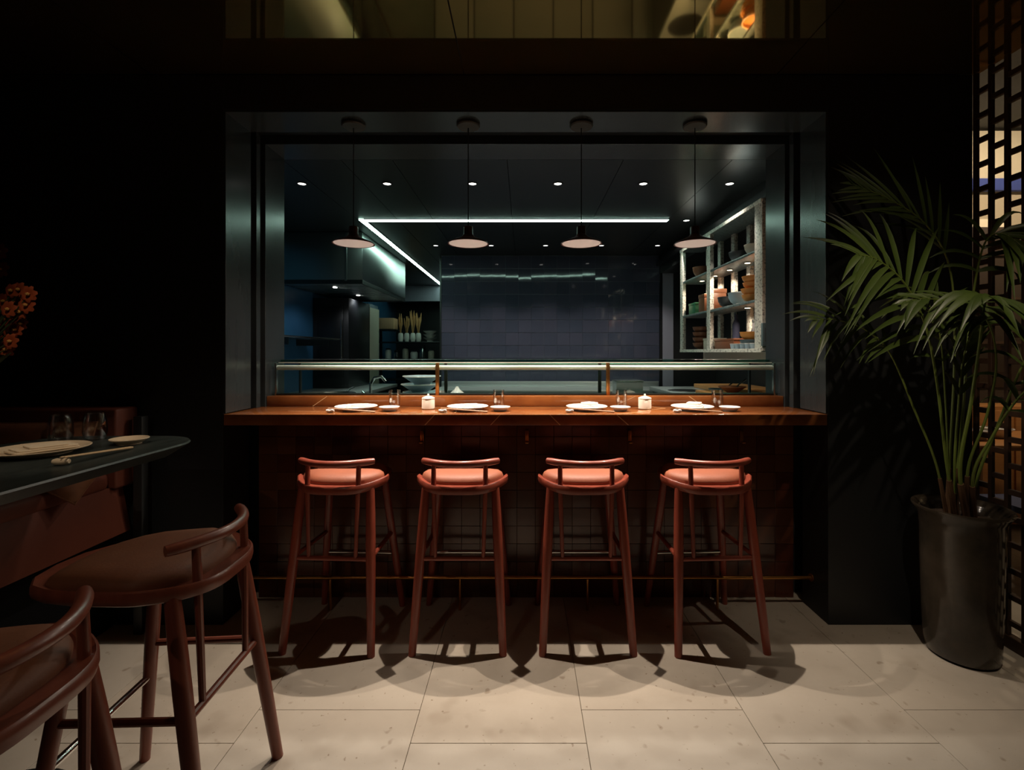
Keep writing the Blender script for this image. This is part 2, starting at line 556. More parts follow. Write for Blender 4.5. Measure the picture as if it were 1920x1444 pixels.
# ------------------------------------------------------------------ kitchen ceiling lights
def downlight(x, y, label, watts=DOWNLIGHT_W):
    t = thing('ceiling_downlight', label, 'downlight', (x, y, KC), 0, 'recessed kitchen downlights')
    prof = [(0.036, 0.0), (0.036, -0.004), (0.028, -0.006), (0.025, 0.0)]
    MB().lathe(prof, seg=20).build('trim_ring', 'downlight_trim', t, local=True)
    MB().lathe([(0, -0.0025), (0.025, -0.0025), (0.025, 0.0), (0, 0.0)], seg=20).build('lens', 'downlight_glow', t, local=True)
    spot('downlight_lamp', (0, 0, -0.02), (0, 0, -1), watts, (1.0, 0.93, 0.82), 95, 0.6, 0.02, t)


rowx = [-1.52, -0.936, -0.351, 0.234, 0.819, 1.411]
ordw = ['first', 'second', 'third', 'fourth', 'fifth', 'last']
for i, x in enumerate(rowx):
    downlight(x, 3.315, f'bright recessed downlight, {ordw[i]} from the left in the front row')
for i, x in enumerate([-0.953, -0.352, 0.237, 0.843, 1.45]):
    downlight(x, 5.24, f'small recessed downlight, {ordw[i]} from the left in the rear row')
downlight(1.426, LY, 'single recessed downlight just right of the light strip')

def led(name, b, label):
    t = thing(name, label, 'light strip', (0, 0, 0), 0, 'linear ceiling lights')
    x0, x1, y0, y1 = b
    t.location = ((x0 + x1) / 2, (y0 + y1) / 2, KC)
    box(x0, x1, y0, y1, KC - 0.006, KC).build('diffuser', 'led_glow', t)
    if x1 - x0 > y1 - y0:
        for yy in ((y0 - 0.006, y0), (y1, y1 + 0.006)):
            box(x0 - 0.006, x1 + 0.006, yy[0], yy[1], KC - 0.004, KC).build('channel_lip', 'led_channel', t)
    else:
        for xx in ((x0 - 0.006, x0), (x1, x1 + 0.006)):
            box(xx[0], xx[1], y0, y1 + 0.006, KC - 0.004, KC).build('channel_lip', 'led_channel', t)


led('light_strip', (-1.385, 1.262, LY - 0.03, LY + 0.03), 'long cool white light strip running across the kitchen ceiling')
led('light_strip', (-1.437, -1.391, LY - 0.03, 8.44), 'cool white light strip running into depth beside the extractor duct')

# ------------------------------------------------------------------ extractor hood
hd = thing('extractor_hood', 'stainless extractor hood box under the ceiling with slatted filters', 'hood', (-1.97, 5.49, 2.0))
box(-2.399, -1.55, 4.65, 6.33, 2.03, KC - 0.002).build('duct_casing', 'hood_steel', hd, bevel=0.004)
box(-2.399, -1.55, 4.65, 4.665, 1.99, 2.03).build('rim', 'steel_dark', hd)
box(-2.399, -1.55, 6.315, 6.33, 1.99, 2.03).build('rim', 'steel_dark', hd)
box(-1.565, -1.55, 4.665, 6.315, 1.99, 2.03).build('rim', 'steel_dark', hd)
for i in range(17):
    y = 4.69 + i * 0.098
    MB().box(-2.38, -1.58, y, y + 0.05, 2.004, 2.016).build('filter_slat', 'hood_steel', hd, bevel=0.002, bseg=1)
box(-1.72, -1.70, 4.643, 4.65, 2.02, KC - 0.004).build('seam_strip', 'hood_steel', hd)

box(-2.39, -1.57, 4.668, 6.312, 2.022, 2.0295).build('slat_shade_sheet', 'black_matte', hd)  # black sheet standing in for the shade between the filter slats
for y in (5.0, 5.7):
    hl = MB().lathe([(0, 2.010), (0.022, 2.010), (0.022, 1.998), (0, 1.996)], (-1.95, y, 0), 20).build('hood_lamp', 'downlight_glow', hd)
    spot('hood_lamp_light', (0.02, y - 5.49, -0.04), (0.02, y - 5.49, -1), 3.2, (0.9, 0.96, 1.0), 150, 0.5, 0.04, hd)

# ------------------------------------------------------------------ cooking line on the left
cl = thing('cooking_counter', 'stainless cooking counter along the blue kitchen wall', 'counter', (-2.05, 4.7, 0))
box(-2.395, -1.68, 3.0, 6.3, 0.08, 0.88).build('body', 'steel_dark', cl, bevel=0.004)
box(-2.398, -1.65, 2.96, 6.32, 0.88, 0.92).build('top', 'steel_brushed', cl, bevel=0.004)
for i in range(5):
    y = 3.05 + i * 0.65
    d = box(-1.68, -1.662, y, y + 0.62, 0.14, 0.85).build('door', 'steel', cl, bevel=0.003)
    MB().tube([(-1.645, y + 0.1, 0.80), (-1.645, y + 0.52, 0.80)], 0.008, 8).build('handle', 'chrome', d)
sh = thing('wall_shelf', 'thin steel wall shelf above the cooking counter', 'shelf', (-2.2, 4.65, 1.47))
box(-2.399, -2.0, 4.0, 5.3, 1.462, 1.478).build('board', 'steel', sh, bevel=0.002)
for y in (4.2, 5.1):
    box(-2.399, -2.05, y, y + 0.02, 1.40, 1.462).build('bracket', 'steel_dark', sh)
ov = thing('tall_oven', 'black tall oven cabinet at the end of the cooking counter', 'oven', (-2.2, 5.8, 0.92))
box(-2.395, -1.99, 5.5, 6.25, 0.922, 1.95).build('body', 'dark_appliance', ov, bevel=0.006)
box(-2.34, -2.05, 5.485, 5.5, 1.05, 1.85).build('door', 'black_trim', ov, bevel=0.004)
MB().tube([(-2.06, 5.465, 1.2), (-2.06, 5.465, 1.7)], 0.009, 8).build('handle', 'steel', ov)
fr = thing('refrigerator', 'blue grey steel refrigerator with a pale side panel in the passage', 'refrigerator', (-2.23, 6.62, 0))
box(-2.395, -2.06, 6.42, 6.84, 0.05, 1.98).build('body', 'blue_appliance', fr, bevel=0.005)
box(-2.06, -2.045, 6.43, 6.84, 0.08, 1.93).build('side_panel', 'cream_panel', fr, bevel=0.003)
box(-2.37, -2.09, 6.40, 6.42, 0.1, 1.9).build('door', 'blue_appliance', fr, bevel=0.004)

# passage rack with jars and dried grasses
rk = thing('storage_rack', 'dark metal storage rack filling the end of the passage', 'rack', (-1.75, 7.9, 0))
for z in (0.9, 1.22, 1.50, 1.70):
    box(-2.39, -1.15 if z < 1.6 else -2.07, 7.7, 8.1, z - 0.02, z).build('shelf', 'dark_appliance', rk, bevel=0.002)
for x in (-2.38, -1.16):
    for y in (7.71, 8.08):
        box(x - 0.012, x + 0.012, y - 0.01, y + 0.01, 0, 1.9).build('post', 'dark_appliance', rk)
o = box(-2.36, -2.08, 7.74, 8.0, 1.702, 1.88).build('storage_box', 'peach', None, bevel=0.01)
tag(o, 'peach coloured box on the top shelf of the passage rack', 'box')
def jar(x, y, z, r, h, m, label, cat='jar', group='jars on the passage rack'):
    t = thing('storage_jar', label, cat, (x, y, z + 0.001), 0, group)
    MB().lathe([(0, 0), (r * 0.9, 0), (r, h * 0.08), (r, h * 0.75), (r * 0.7, h * 0.88), (0, h * 0.88)], seg=16).build('body', m, t, local=True)
    MB().lathe([(0, h * 0.88), (r * 0.75, h * 0.88), (r * 0.75, h), (0, h)], seg=16).build('lid', 'steel_dark', t, local=True)
    return t
vn = 0
for i, (x, h) in enumerate([(-2.0, 0.44), (-1.90, 0.40), (-1.80, 0.50), (-1.71, 0.46)]):
    t = thing('dried_grass_vase', ['short', 'leaning', 'tallest', 'rightmost'][i] + ' bunch of dried grasses in a white vase on the rack', 'vase', (x, 7.86, 1.502), 0, 'dried grass bunches')
    MB().lathe([(0, 0), (0.035, 0), (0.045, 0.05), (0.04, 0.12), (0.03, 0.14), (0.026, 0.14), (0.026, 0.02), (0, 0.02)], seg=16).build('vase', 'china', t, local=True)
    for k in range(9):
        a = random.uniform(0, 2 * PI)
        s = random.uniform(0.02, 0.055)
        hh = h * random.uniform(0.8, 1.05)
        p1 = Vector((s * math.cos(a), s * math.sin(a) * 0.6, hh))
        pts = [(0, 0, 0.05), p1 * 0.5 + Vector((0, 0, 0.02)), p1 * 0.75, p1]
        MB().tube(pts, [0.003, 0.004, 0.016, 0.003], 6).build('grass_plume', 'wheat', t, local=True)
k = 0
for i, (x, z, r, h, m) in enumerate([(-2.2, 1.222, 0.05, 0.17, 'china'), (-2.06, 1.222, 0.045, 0.14, 'steel'), (-1.92, 1.222, 0.05, 0.19, 'cream_panel'),
                                     (-1.78, 1.222, 0.06, 0.13, 'china'), (-1.64, 1.222, 0.05, 0.20, 'steel'), (-1.50, 1.222, 0.05, 0.15, 'cream_panel')]):
    jar(x, 7.85, z, r, h, m, f'{["white","steel","cream","squat white","tall steel","small cream"][i]} jar on the middle shelf of the passage rack')
for i in range(3):
    t = thing('bowl_stack_bowl', f'pale bowl, {["bottom","middle","top"][i]} of the stack on the passage rack', 'bowl', (-1.52, 7.85, 1.502 + 0.055 * i), 0, 'bowls stacked on the passage rack')
    MB().lathe([(0, 0), (0.05, 0), (0.05, 0.012), (0.11, 0.06), (0.105, 0.062), (0.045, 0.018), (0, 0.018)], seg=20).build('body', 'china', t, local=True)
    MB().lathe([(0.105, 0.058), (0.112, 0.060), (0.109, 0.065), (0.103, 0.062)], seg=20).build('rim', 'dark_ware', t, local=True)

# ------------------------------------------------------------------ back counter under the tiles
bc = thing('back_counter', 'low stainless counter in front of the navy tile wall', 'counter', (0.32, 5.5, 0))
box(-0.97, 1.60, 5.22, 5.785, 0.08, 0.885).build('body', 'steel_dark', bc, bevel=0.003)
box(-0.98, 1.61, 5.19, 5.785, 0.885, 0.925).build('top', 'steel_brushed', bc, bevel=0.004)
box(-0.98, 1.61, 5.765, 5.788, 0.925, 0.985).build('upstand', 'steel_brushed', bc, bevel=0.003)
for i in range(6):
    x = -0.95 + i * 0.425
    d = box(x, x + 0.41, 5.205, 5.22, 0.12, 0.86).build('door', 'steel_brushed', bc, bevel=0.003)
    MB().tube([(x + 0.08, 5.19, 0.80), (x + 0.33, 5.19, 0.80)], 0.007, 8).build('handle', 'steel', d)

# chefs' bench behind the glass case
cb = thing('prep_bench', 'stainless prep bench hidden behind the glass case', 'counter', (0, 3.4, 0))
box(-1.40, 1.28, 3.18, 3.62, 0.1, 0.90).build('body', 'steel_dark', cb, bevel=0.003)
box(-1.43, 1.30, 3.14, 3.66, 0.90, 0.94).build('top', 'steel_brushed', cb, bevel=0.004)
for i in range(4):
    t = thing('serving_bowl', f'pale blue bowl, {["lowest","second lowest","second highest","topmost"][i]} in the stack behind the glass', 'bowl', (-0.72 + 0.012 * (i % 2), 3.36, 0.941 + 0.055 * i), 0, 'pale blue bowls behind the glass')
    MB().lathe([(0, 0), (0.055, 0), (0.055, 0.01), (0.13, 0.06), (0.126, 0.063), (0.05, 0.016), (0, 0.016)], seg=24).build('body', 'blueware', t, local=True)
    MB().lathe([(0.124, 0.057), (0.132, 0.059), (0.130, 0.064), (0.122, 0.063)], seg=24).build('rim', 'china', t, local=True)
tp = thing('kitchen_tap', 'chrome swan neck tap behind the left glass pane', 'tap', (-1.06, 3.35, 0.941))
MB().lathe([(0, 0), (0.028, 0), (0.028, 0.01), (0.016, 0.02), (0.016, 0.10), (0, 0.10)], seg=16).build('base', 'chrome', tp, local=True)
MB().tube([(0, 0, 0.08), (0, 0, 0.17), (0.03, -0.01, 0.215), (0.08, -0.02, 0.225), (0.11, -0.02, 0.19)], 0.011, 10).build('spout', 'chrome', tp, local=True)
MB().tube([(-0.015, 0, 0.07), (-0.06, 0, 0.12)], 0.007, 8).build('lever', 'chrome', tp, local=True)
kn = thing('steel_pan', 'shallow steel pan lying left of the tap', 'pan', (-1.30, 3.36, 0.942))
MB().lathe([(0, 0), (0.11, 0), (0.125, 0.09), (0.128, 0.11), (0.122, 0.11), (0.107, 0.012), (0, 0.012)], seg=28).build('body', 'steel', kn, local=True)
MB().tube([(0.02, 0.12, 0.10), (0.03, 0.18, 0.125), (0.035, 0.24, 0.13)], 0.008, 8, squash=0.6).build('handle', 'steel_dark', kn, local=True)
gc = thing('gastro_container', 'small steel container behind the right hand glass post', 'container', (0.72, 3.36, 0.941))
for b in ((-0.09, 0.09, -0.075, -0.069), (-0.09, 0.09, 0.069, 0.075), (-0.09, -0.084, -0.069, 0.069), (0.084, 0.09, -0.069, 0.069)):
    box(b[0], b[1], b[2], b[3], 0.004, 0.19).build('side', 'steel_brushed', gc, local=True)
box(-0.09, 0.09, -0.075, 0.075, 0, 0.004).build('bottom', 'steel_brushed', gc, local=True)
box(-0.095, 0.095, -0.08, 0.08, 0.19, 0.198).build('lid', 'steel', gc, local=True, bevel=0.002)
sc_ = thing('small_sauce_bowl', 'little white funnel lying behind the left bronze post', 'funnel', (-0.46, 3.34, 0.941))
MB().lathe([(0, 0), (0.05, 0), (0.05, 0.1), (0.055, 0.105), (0.02, 0.135), (0.008, 0.155), (0, 0.157)], seg=20).build('body', 'china', sc_, local=True)
MB().lathe([(0.05, 0.094), (0.058, 0.1), (0.058, 0.107), (0.05, 0.11)], seg=20).build('rim', 'steel', sc_, local=True)

# right hand counter with sink and boards
rc = thing('sink_counter', 'stainless sink counter below the open shelving', 'counter', (1.9, 4.2, 0))
box(1.36, 2.296, 3.1, 5.1, 0.08, 0.93).build('body', 'steel_dark', rc, bevel=0.003)
box(1.33, 2.298, 3.06, 5.12, 0.93, 0.97).build('top', 'steel_brushed', rc, bevel=0.004)
MB().lathe([(0.15, 0.974), (0.162, 0.974), (0.162, 0.970), (0.15, 0.968)], (1.52, 4.55, 0), 28).build('sink_rim', 'chrome', rc)
MB().lathe([(0, 0.9712), (0.15, 0.9712), (0.15, 0.9716), (0, 0.9716)], (1.52, 4.55, 0), 28).build('sink_basin', 'dark_appliance', rc)
for nm, b, m, lb in (('chopping_board', (1.75, 2.25, 4.20, 4.98, 0.971, 1.01), 'board_wood', 'large orange wood chopping board at the far end of the sink counter'),
                     ('chopping_board', (1.40, 1.82, 3.35, 3.95, 0.971, 1.025), 'oak', 'brown chopping board on the sink counter close to the glass case')):
    t = thing(nm, lb, 'board', ((b[0] + b[1]) / 2, (b[2] + b[3]) / 2, b[4]), 0)
    box(*b).build('plank', m, t, bevel=0.006)
    MB().tube([((b[0] + b[1]) / 2 - 0.06, b[2] - 0.012, (b[4] + b[5]) / 2), ((b[0] + b[1]) / 2 + 0.06, b[2] - 0.012, (b[4] + b[5]) / 2)], 0.007, 8).build('grip', 'brass', t)
for i, (x, y, m, lb) in enumerate([(1.56, 3.62, 'brown_ware', 'brown bowl with a spoon on the near chopping board'), (1.66, 4.08, 'teal_ware', 'dark teal bowl between the chopping boards')]):
    t = thing('mixing_bowl', lb, 'bowl', (x, y, 1.026 if i == 0 else 0.972), 0)
    MB().lathe([(0, 0), (0.04, 0), (0.04, 0.008), (0.10, 0.05), (0.096, 0.053), (0.036, 0.014), (0, 0.014)], seg=24).build('body', m, t, local=True)
    MB().tube([(0.02, 0, 0.02), (0.06, 0.03, 0.06), (0.13, 0.06, 0.10)], [0.010, 0.005, 0.006], 8).build('spoon', 'steel', t, local=True)

# ------------------------------------------------------------------ open shelving on the right
XF, XB = 1.45, 1.66
su = thing('open_shelving', 'speckled off-white open shelving hanging under the bulkhead', 'shelving', (1.55, 3.7, 1.34))
for y in (4.45, 3.80, 2.99):
    w = 0.035 if y != 2.99 else 0.05
    box(XF, XF + 0.03, y - w, y + w, 1.34, 2.27).build('front_post', 'terrazzo', su, bevel=0.002)
for k in range(6):
    y = 4.30 - k * 0.262
    box(XB - 0.03, XB, y - 0.028, y + 0.028, 1.34, 2.27).build('back_post', 'terrazzo', su, bevel=0.002)
for z in (1.345, 1.655, 1.965, 2.262):
    box(XF + 0.002, XB - 0.002, 2.95, 4.47, z - 0.009, z + 0.009).build('shelf', 'shelf_edge', su, bevel=0.002)
for z in (1.345, 2.262):
    box(XF - 0.004, XF + 0.002, 2.95, 4.485, z - 0.012, z + 0.012).build('edge_strip', 'terrazzo', su)
box(XB, XB + 0.02, 2.95, 4.47, 1.25, 1.345).build('lower_rail', 'cream_panel', su)
for y in (3.1, 3.7, 4.3):
    box(XB - 0.03, XB, y - 0.01, y + 0.01, 2.27, 2.278).build('hanger', 'steel_dark', su)
for i, (y, z) in enumerate([(3.34, 1.965), (3.63, 1.965), (3.91, 1.965), (4.19, 1.965), (3.34, 1.655)]):
    t = thing('puck_light', ['small warm puck light nearest the viewer under the upper shelf', 'small warm puck light, second under the upper shelf',
                             'small warm puck light, third under the upper shelf', 'small warm puck light farthest back under the upper shelf',
                             'single warm puck light under the lower shelf'][i], 'lamp', (1.545, y, z - 0.009), 0, 'puck lights under the shelves')
    MB().lathe([(0.018, 0), (0.024, 0), (0.024, -0.008), (0.018, -0.008)], seg=16).build('ring', 'steel', t, local=True)
    MB().lathe([(0, -0.001), (0.018, -0.001), (0.018, -0.009), (0, -0.011)], seg=16).build('lens', 'shelf_lamp_glow', t, local=True)
    spot('puck_lamp', (0, 0, -0.016), (-0.12, 0, -1), 6.0, (1.0, 0.84, 0.64), 165, 0.4, 0.012, t)

def shelf_bowl(x, y, z, r, h, m, label, group):
    r = min(r, 0.077)
    t = thing('shelf_bowl', label, 'bowl', (x, y, z), 0, group)
    MB().lathe([(0, 0), (r * 0.45, 0), (r * 0.47, h * 0.1), (r * 0.78, h * 0.32), (r * 0.95, h * 0.65), (r, h), (r * 0.94, h), (r * 0.87, h * 0.65), (r * 0.4, h * 0.2), (0, h * 0.2)], seg=20).build('body', m, t, local=True)
    MB().lathe([(r * 0.93, h * 0.97), (r * 1.02, h * 0.97), (r * 1.02, h * 1.04), (r * 0.93, h * 1.04)], seg=20).build('rim', m, t, local=True)


def shelf_box(x, y, z, sx, sy, sz, m, label):
    t = thing('shelf_box', label, 'box', (x, y, z), 0, 'boxes on the open shelving')
    box(-sx / 2, sx / 2, -sy / 2, sy / 2, 0, sz * 0.8).build('body', m, t, local=True, bevel=0.003)
    box(-sx / 2 - 0.003, sx / 2 + 0.003, -sy / 2 - 0.003, sy / 2 + 0.003, sz * 0.8, sz).build('lid', m, t, local=True, bevel=0.003)


S1, S2, S3 = 1.976, 1.666, 1.356
xs = 1.548
shelf_bowl(xs, 4.20, S1, 0.085, 0.09, 'brown_ware', 'brown bowl at the far end of the upper shelf', 'bowls on the shelving')
shelf_bowl(xs, 3.46, S1, 0.085, 0.07, 'dark_ware', 'dark bowl on the upper shelf near the viewer', 'bowls on the shelving')
shelf_bowl(xs, 3.22, S1, 0.075, 0.07, 'cream_panel', 'cream bowl on the upper shelf nearest the viewer', 'bowls on the shelving')
shelf_box(xs, 4.28, S2, 0.12, 0.16, 0.10, 'green_ware', 'green box at the far end of the middle shelf')
shelf_box(xs, 4.05, S2, 0.12, 0.13, 0.15, 'brown_ware', 'brown box beside the green box on the middle shelf')
shelf_box(xs, 3.87, S2, 0.11, 0.09, 0.17, 'brown_ware', 'tall brown box in the middle of the middle shelf')
shelf_bowl(xs, 3.66, S2, 0.085, 0.08, 'dark_ware', 'dark bowl left of the grey bowl on the middle shelf', 'bowls on the shelving')
shelf_bowl(xs, 3.47, S2, 0.085, 0.09, 'blueware', 'grey blue bowl on the middle shelf', 'bowls on the shelving')
for i, w in enumerate(['lowest', 'second', 'third', 'topmost']):
    shelf_bowl(xs - 0.01 * (i % 2), 3.25 - 0.008 * i, S2 + 0.001 + 0.040 * i, 0.095, 0.05, 'orange_ware', f'orange bowl, {w} of the orange stack on the middle shelf', 'orange bowls stacked on the shelving')
for i, w in enumerate(['bottom', 'second', 'third', 'top']):
    shelf_bowl(xs, 4.20, S3 + 0.001 + 0.046 * i, 0.10, 0.055, 'brown_ware', f'brown bowl, {w} of the brown stack on the bottom shelf', 'brown bowls stacked on the shelving')
shelf_box(xs, 3.575, S3, 0.14, 0.34, 0.075, 'brown_ware', 'long low brown box on the bottom shelf')
shelf_box(xs, 3.92, S3, 0.13, 0.15, 0.09, 'cream_panel', 'cream box on the bottom shelf')
shelf_bowl(xs, 3.28, S3, 0.09, 0.06, 'teal_ware', 'teal bowl on the bottom shelf near the viewer', 'bowls on the shelving')
shelf_bowl(xs, 3.28, S3 + 0.052, 0.08, 0.06, 'orange_ware', 'small ochre bowl stacked in the teal bowl', 'bowls on the shelving')
for i in range(5):
    t = thing('small_cup', f'small pale cup, {ordw[i]} from the viewer along the bottom shelf edge', 'cup', (1.486, 3.12 + 0.075 * i, S3), 0, 'small cups on the bottom shelf')
    MB().lathe([(0, 0), (0.02, 0), (0.026, 0.035), (0.023, 0.035), (0.018, 0.006), (0, 0.006)], seg=14).build('body', 'blueware', t, local=True)
    MB().lathe([(0.022, 0.033), (0.0275, 0.033), (0.0275, 0.037), (0.022, 0.037)], seg=14).build('rim', 'china', t, local=True)
for i, (y, m) in enumerate([(3.62, 'navy_fabric'), (3.33, 'dark_ware')]):
    t = thing('tall_bottle', ['navy blue bottle behind the posts of the bottom shelf', 'black bottle behind the posts of the bottom shelf'][i], 'bottle', (1.615, y + 0.06, S3 + 0.078 if i == 0 else S3), 0)
    MB().lathe([(0, 0), (0.026, 0), (0.027, 0.11), (0.012, 0.15), (0.012, 0.185), (0, 0.185)], seg=14).build('body', m, t, local=True)
    MB().lathe([(0, 0.185), (0.014, 0.185), (0.014, 0.205), (0, 0.205)], seg=14).build('cap', 'steel', t, local=True)
t = thing('wall_switch_box', 'grey teal control box at the near end of the shelving', 'box', (1.47, 2.935, 1.40))
box(1.44, 1.50, 2.915, 2.938, 1.37, 1.51).build('housing', 'teal_ware', t, bevel=0.003)
box(1.452, 1.488, 2.911, 2.915, 1.40, 1.48).build('plate', 'dark_ware', t, bevel=0.001)

# ------------------------------------------------------------------ bar counter
TXL, TXR, TFY = -1.441, 1.467, 2.63
bar = thing('bar_counter', 'bar counter front clad in glossy red brown square tiles', 'bar', (0, 2.7, 0))
box(TXL, TXR, TFY + 0.008, 2.90, 0.0, 0.974).build('core', 'zellige_grout', bar, smooth=0)
bw = (TXR - TXL) / 29.0
bh = 0.972 / 10.0
tm = [MB().box(-bw / 2 + 0.0004, bw / 2 - 0.0004, -0.009, 0.004, -bh / 2 + 0.0004, bh / 2 - 0.0004).mesh('front_tile', 'zellige', bevel=0.0012, bseg=1, smooth=0)]
for i in range(29):
    for j in range(10):
        o = bpy.data.objects.new('front_tile', tm[0])
        C.objects.link(o)
        o.parent = bar
        o.location = (TXL + bw * (i + 0.5), TFY + 0.009 - 2.7 + random.uniform(-0.0012, 0.0012), bh * (j + 0.5))
        o.rotation_euler = (random.gauss(0, 0.010), 0, random.gauss(0, 0.010))
for px in (790, 988, 1182, 1393):
    x = (px - VPX) / F_PX * 2.6
    h = box(x - 0.009, x + 0.009, 2.612, 2.620, 0.845, 0.91).build('bag_hook', 'brass', bar, bevel=0.002)
    box(x - 0.009, x + 0.009, 2.585, 2.612, 0.845, 0.853).build('hook_tip', 'brass', h, bevel=0.002)

wt = thing('worktop', 'polished red brown marble worktop with pale veins on the bar', 'worktop', (0, 2.53, 0.975))
box(XL + 0.004, XR - 0.006, 2.362, 2.72, 0.976, 1.030).build('slab', 'marble', wt, bevel=0.003)
# mineral veins: thin proud inlays running over top and front edge
def vein(pts, w=0.005):
    m = MB()
    up = 1.0303
    for (a, b) in zip(pts[:-1], pts[1:]):
        d = (Vector(b) - Vector(a)).normalized()
        s = Vector((-d.y, d.x)) * w / 2
        m._add([(a[0] - s.x, a[1] - s.y, up), (b[0] - s.x, b[1] - s.y, up), (b[0] + s.x, b[1] + s.y, up), (a[0] + s.x, a[1] + s.y, up)], [(0, 1, 2, 3)])
    m.build('vein', 'vein', wt, smooth=0)


def vein_front(x0, x1, w=0.006):
    y = 2.3617
    m = MB()._add([(x0 - w / 2, y, 1.028), (x0 + w / 2, y, 1.028), (x1 + w / 2, y, 0.978), (x1 - w / 2, y, 0.978)], [(0, 1, 2, 3)])
    m.build('vein', 'vein', wt, smooth=0)


def wx(px, Y=2.365):
    return (px - VPX) / F_PX * Y


vein_front(wx(815), wx(797))
vein_front(wx(938), wx(920), 0.004)
vein_front(wx(1031), wx(1050), 0.005)
vein_front(wx(1156), wx(1178), 0.006)
vein([(wx(1156), 2.364), (wx(1205), 2.45), (wx(1215, 2.6), 2.55), (wx(1240, 2.7), 2.62), (wx(1218, 2.7), 2.71)], 0.004)
vein([(wx(815), 2.364), (wx(850), 2.43), (wx(862, 2.55), 2.54)], 0.004)
vein([(wx(515), 2.50), (wx(700), 2.43), (wx(760), 2.37)], 0.003)
rs = thing('counter_riser', 'low marble step along the back of the worktop', 'step', (0, 2.8, 1.03))
box(XL2 + 0.002, XR2 - 0.002, 2.70, 2.905, 1.0305, 1.088).build('slab', 'marble', rs, bevel=0.003)
for a, b in ((-1.18, -1.10), (0.5, 0.62), (1.0, 0.92)):
    MB()._add([(a, 2.6995, 1.032), (a + 0.005, 2.6995, 1.032), (b + 0.005, 2.6995, 1.087), (b, 2.6995, 1.087)], [(0, 1, 2, 3)]).build('vein', 'vein', rs, smooth=0)

fr_ = thing('foot_rail', 'slim brass foot rail along the bar front', 'rail', (0, 2.5, 0))
MB().tube([(XL + 0.001, 2.50, 0.169), (XR - 0.001, 2.50, 0.169)], 0.0095, 12).build('rail', 'brass', fr_)
for x in (-1.0, -0.33, 0.33, 1.0):
    MB().tube([(x, 2.50, 0.165), (x, 2.50, 0.002)], 0.007, 10).build('leg', 'brass', fr_)
for x in (XL + 0.004, XR - 0.004):
    MB().tube([(x - 0.003, 2.50, 0.169), (x + 0.003, 2.50, 0.169)], 0.02, 14).build('end_plate', 'brass', fr_)

# ------------------------------------------------------------------ glass display case
gc_ = thing('glass_display_case', 'long glass display case with steel rails on the marble step', 'display case', (0, 2.9, 1.088))
CXL, CXR = XL2 + 0.018, XR2 - 0.018
posts = [CXL + 0.004, wx(820, 2.76), wx(1140, 2.76), CXR - 0.004]
for a, b in zip(posts[:-1], posts[1:]):
    box(a + 0.008, b - 0.008, 2.762, 2.768, 1.098, 1.27).build('front_pane', 'glass_case', gc_)
    box(a + 0.004, b - 0.004, 2.802, 3.08, 1.272, 1.290).build('top_pane', 'glass_edge', gc_, bevel=0.003)
for i, x in enumerate(posts):
    w = 0.006 if i in (0, 3) else 0.010
    o = box(x - w, x + w, 2.755, 2.775, 1.089, 1.272).build('post', 'steel' if i in (0, 3) else 'brass', gc_, bevel=0.002)
    box(x - w, x + w, 3.055, 3.075, 1.0, 1.272).build('rear_post', 'steel_dark', gc_, bevel=0.002)
box(CXL, CXR, 2.797, 2.802, 1.270, 1.276).build('pane_trim', 'steel_rail', gc_)
MB().tube([(CXL, 2.785, 1.245), (CXR, 2.785, 1.245)], 0.014, 12).build('front_rail', 'steel_rail', gc_)
MB().tube([(CXL, 3.065, 1.255), (CXR, 3.065, 1.255)], 0.010, 12).build('rear_rail', 'steel_rail', gc_)
box(CXL, CXR, 2.756, 2.79, 1.0885, 1.099).build('base_rail', 'steel_dark', gc_, bevel=0.002)
box(CXL, CXR, 2.91, 3.08, 1.0, 1.02).build('deck', 'steel_brushed', gc_, bevel=0.002)

# ------------------------------------------------------------------ pendant lamps
def pendant(i, px, label):
    x = (px - VPX) / F_PX * 2.49
    t = thing('pendant_lamp', label, 'pendant lamp', (x, 2.49, ZT - 0.012), 0, 'pendant lamps over the bar')
    MB().lathe([(0, 0), (0.06, 0), (0.06, -0.012), (0.055, -0.018), (0.010, -0.022), (0, -0.022)], seg=32).build('ceiling_rose', 'canopy_brown', t, local=True)
    zr = 1.893 - (ZT - 0.012)
    MB().tube([(0, 0, -0.02), (0, 0, zr + 0.08)], 0.0028, 8).build('cord', 'cord', t, local=True)
    MB().lathe([(0, zr + 0.092), (0.012, zr + 0.090), (0.0225, zr + 0.086), (0.0235, zr + 0.05), (0.0245, zr + 0.042),
                (0.0, zr + 0.042)], seg=24).build('cap', 'lamp_brown', t, local=True)
    s = MB().lathe([(0.024, zr + 0.046), (0.034, zr + 0.034), (0.06, zr + 0.022), (0.098, zr + 0.007), (0.105, zr + 0.0), (0.1055, zr - 0.002),
                    (0.103, zr - 0.002), (0.095, zr + 0.004), (0.05, zr + 0.017), (0.023, zr + 0.03)], seg=48).build('shade', 'lamp_brown', t, local=True)
    MB().lathe([(0, zr + 0.004), (0.098, zr + 0.002), (0.098, zr - 0.001), (0.06, zr - 0.005), (0, zr - 0.007)], seg=48).build('diffuser', 'lamp_opal', t, local=True)
    spot('pendant_bulb', (0, 0, zr - 0.012), (0, 0, zr - 1), PENDANT_W, PENDANT_COL, 88, 1.0, 0.004, t)
    spot('pendant_glow', (0, 0, zr - 0.012), (0, 0, zr - 1), PENDANT_GLOW_W, PENDANT_COL, 165, 0.5, 0.03, t)


for i, px in enumerate((663, 878, 1090, 1303)):
    pendant(i, px, ['leftmost brown disc pendant lamp over the bar, before the extractor duct', 'second brown disc pendant lamp from the left over the bar',
                    'third brown disc pendant lamp from the left over the bar', 'rightmost brown disc pendant lamp, before the open shelving'][i])

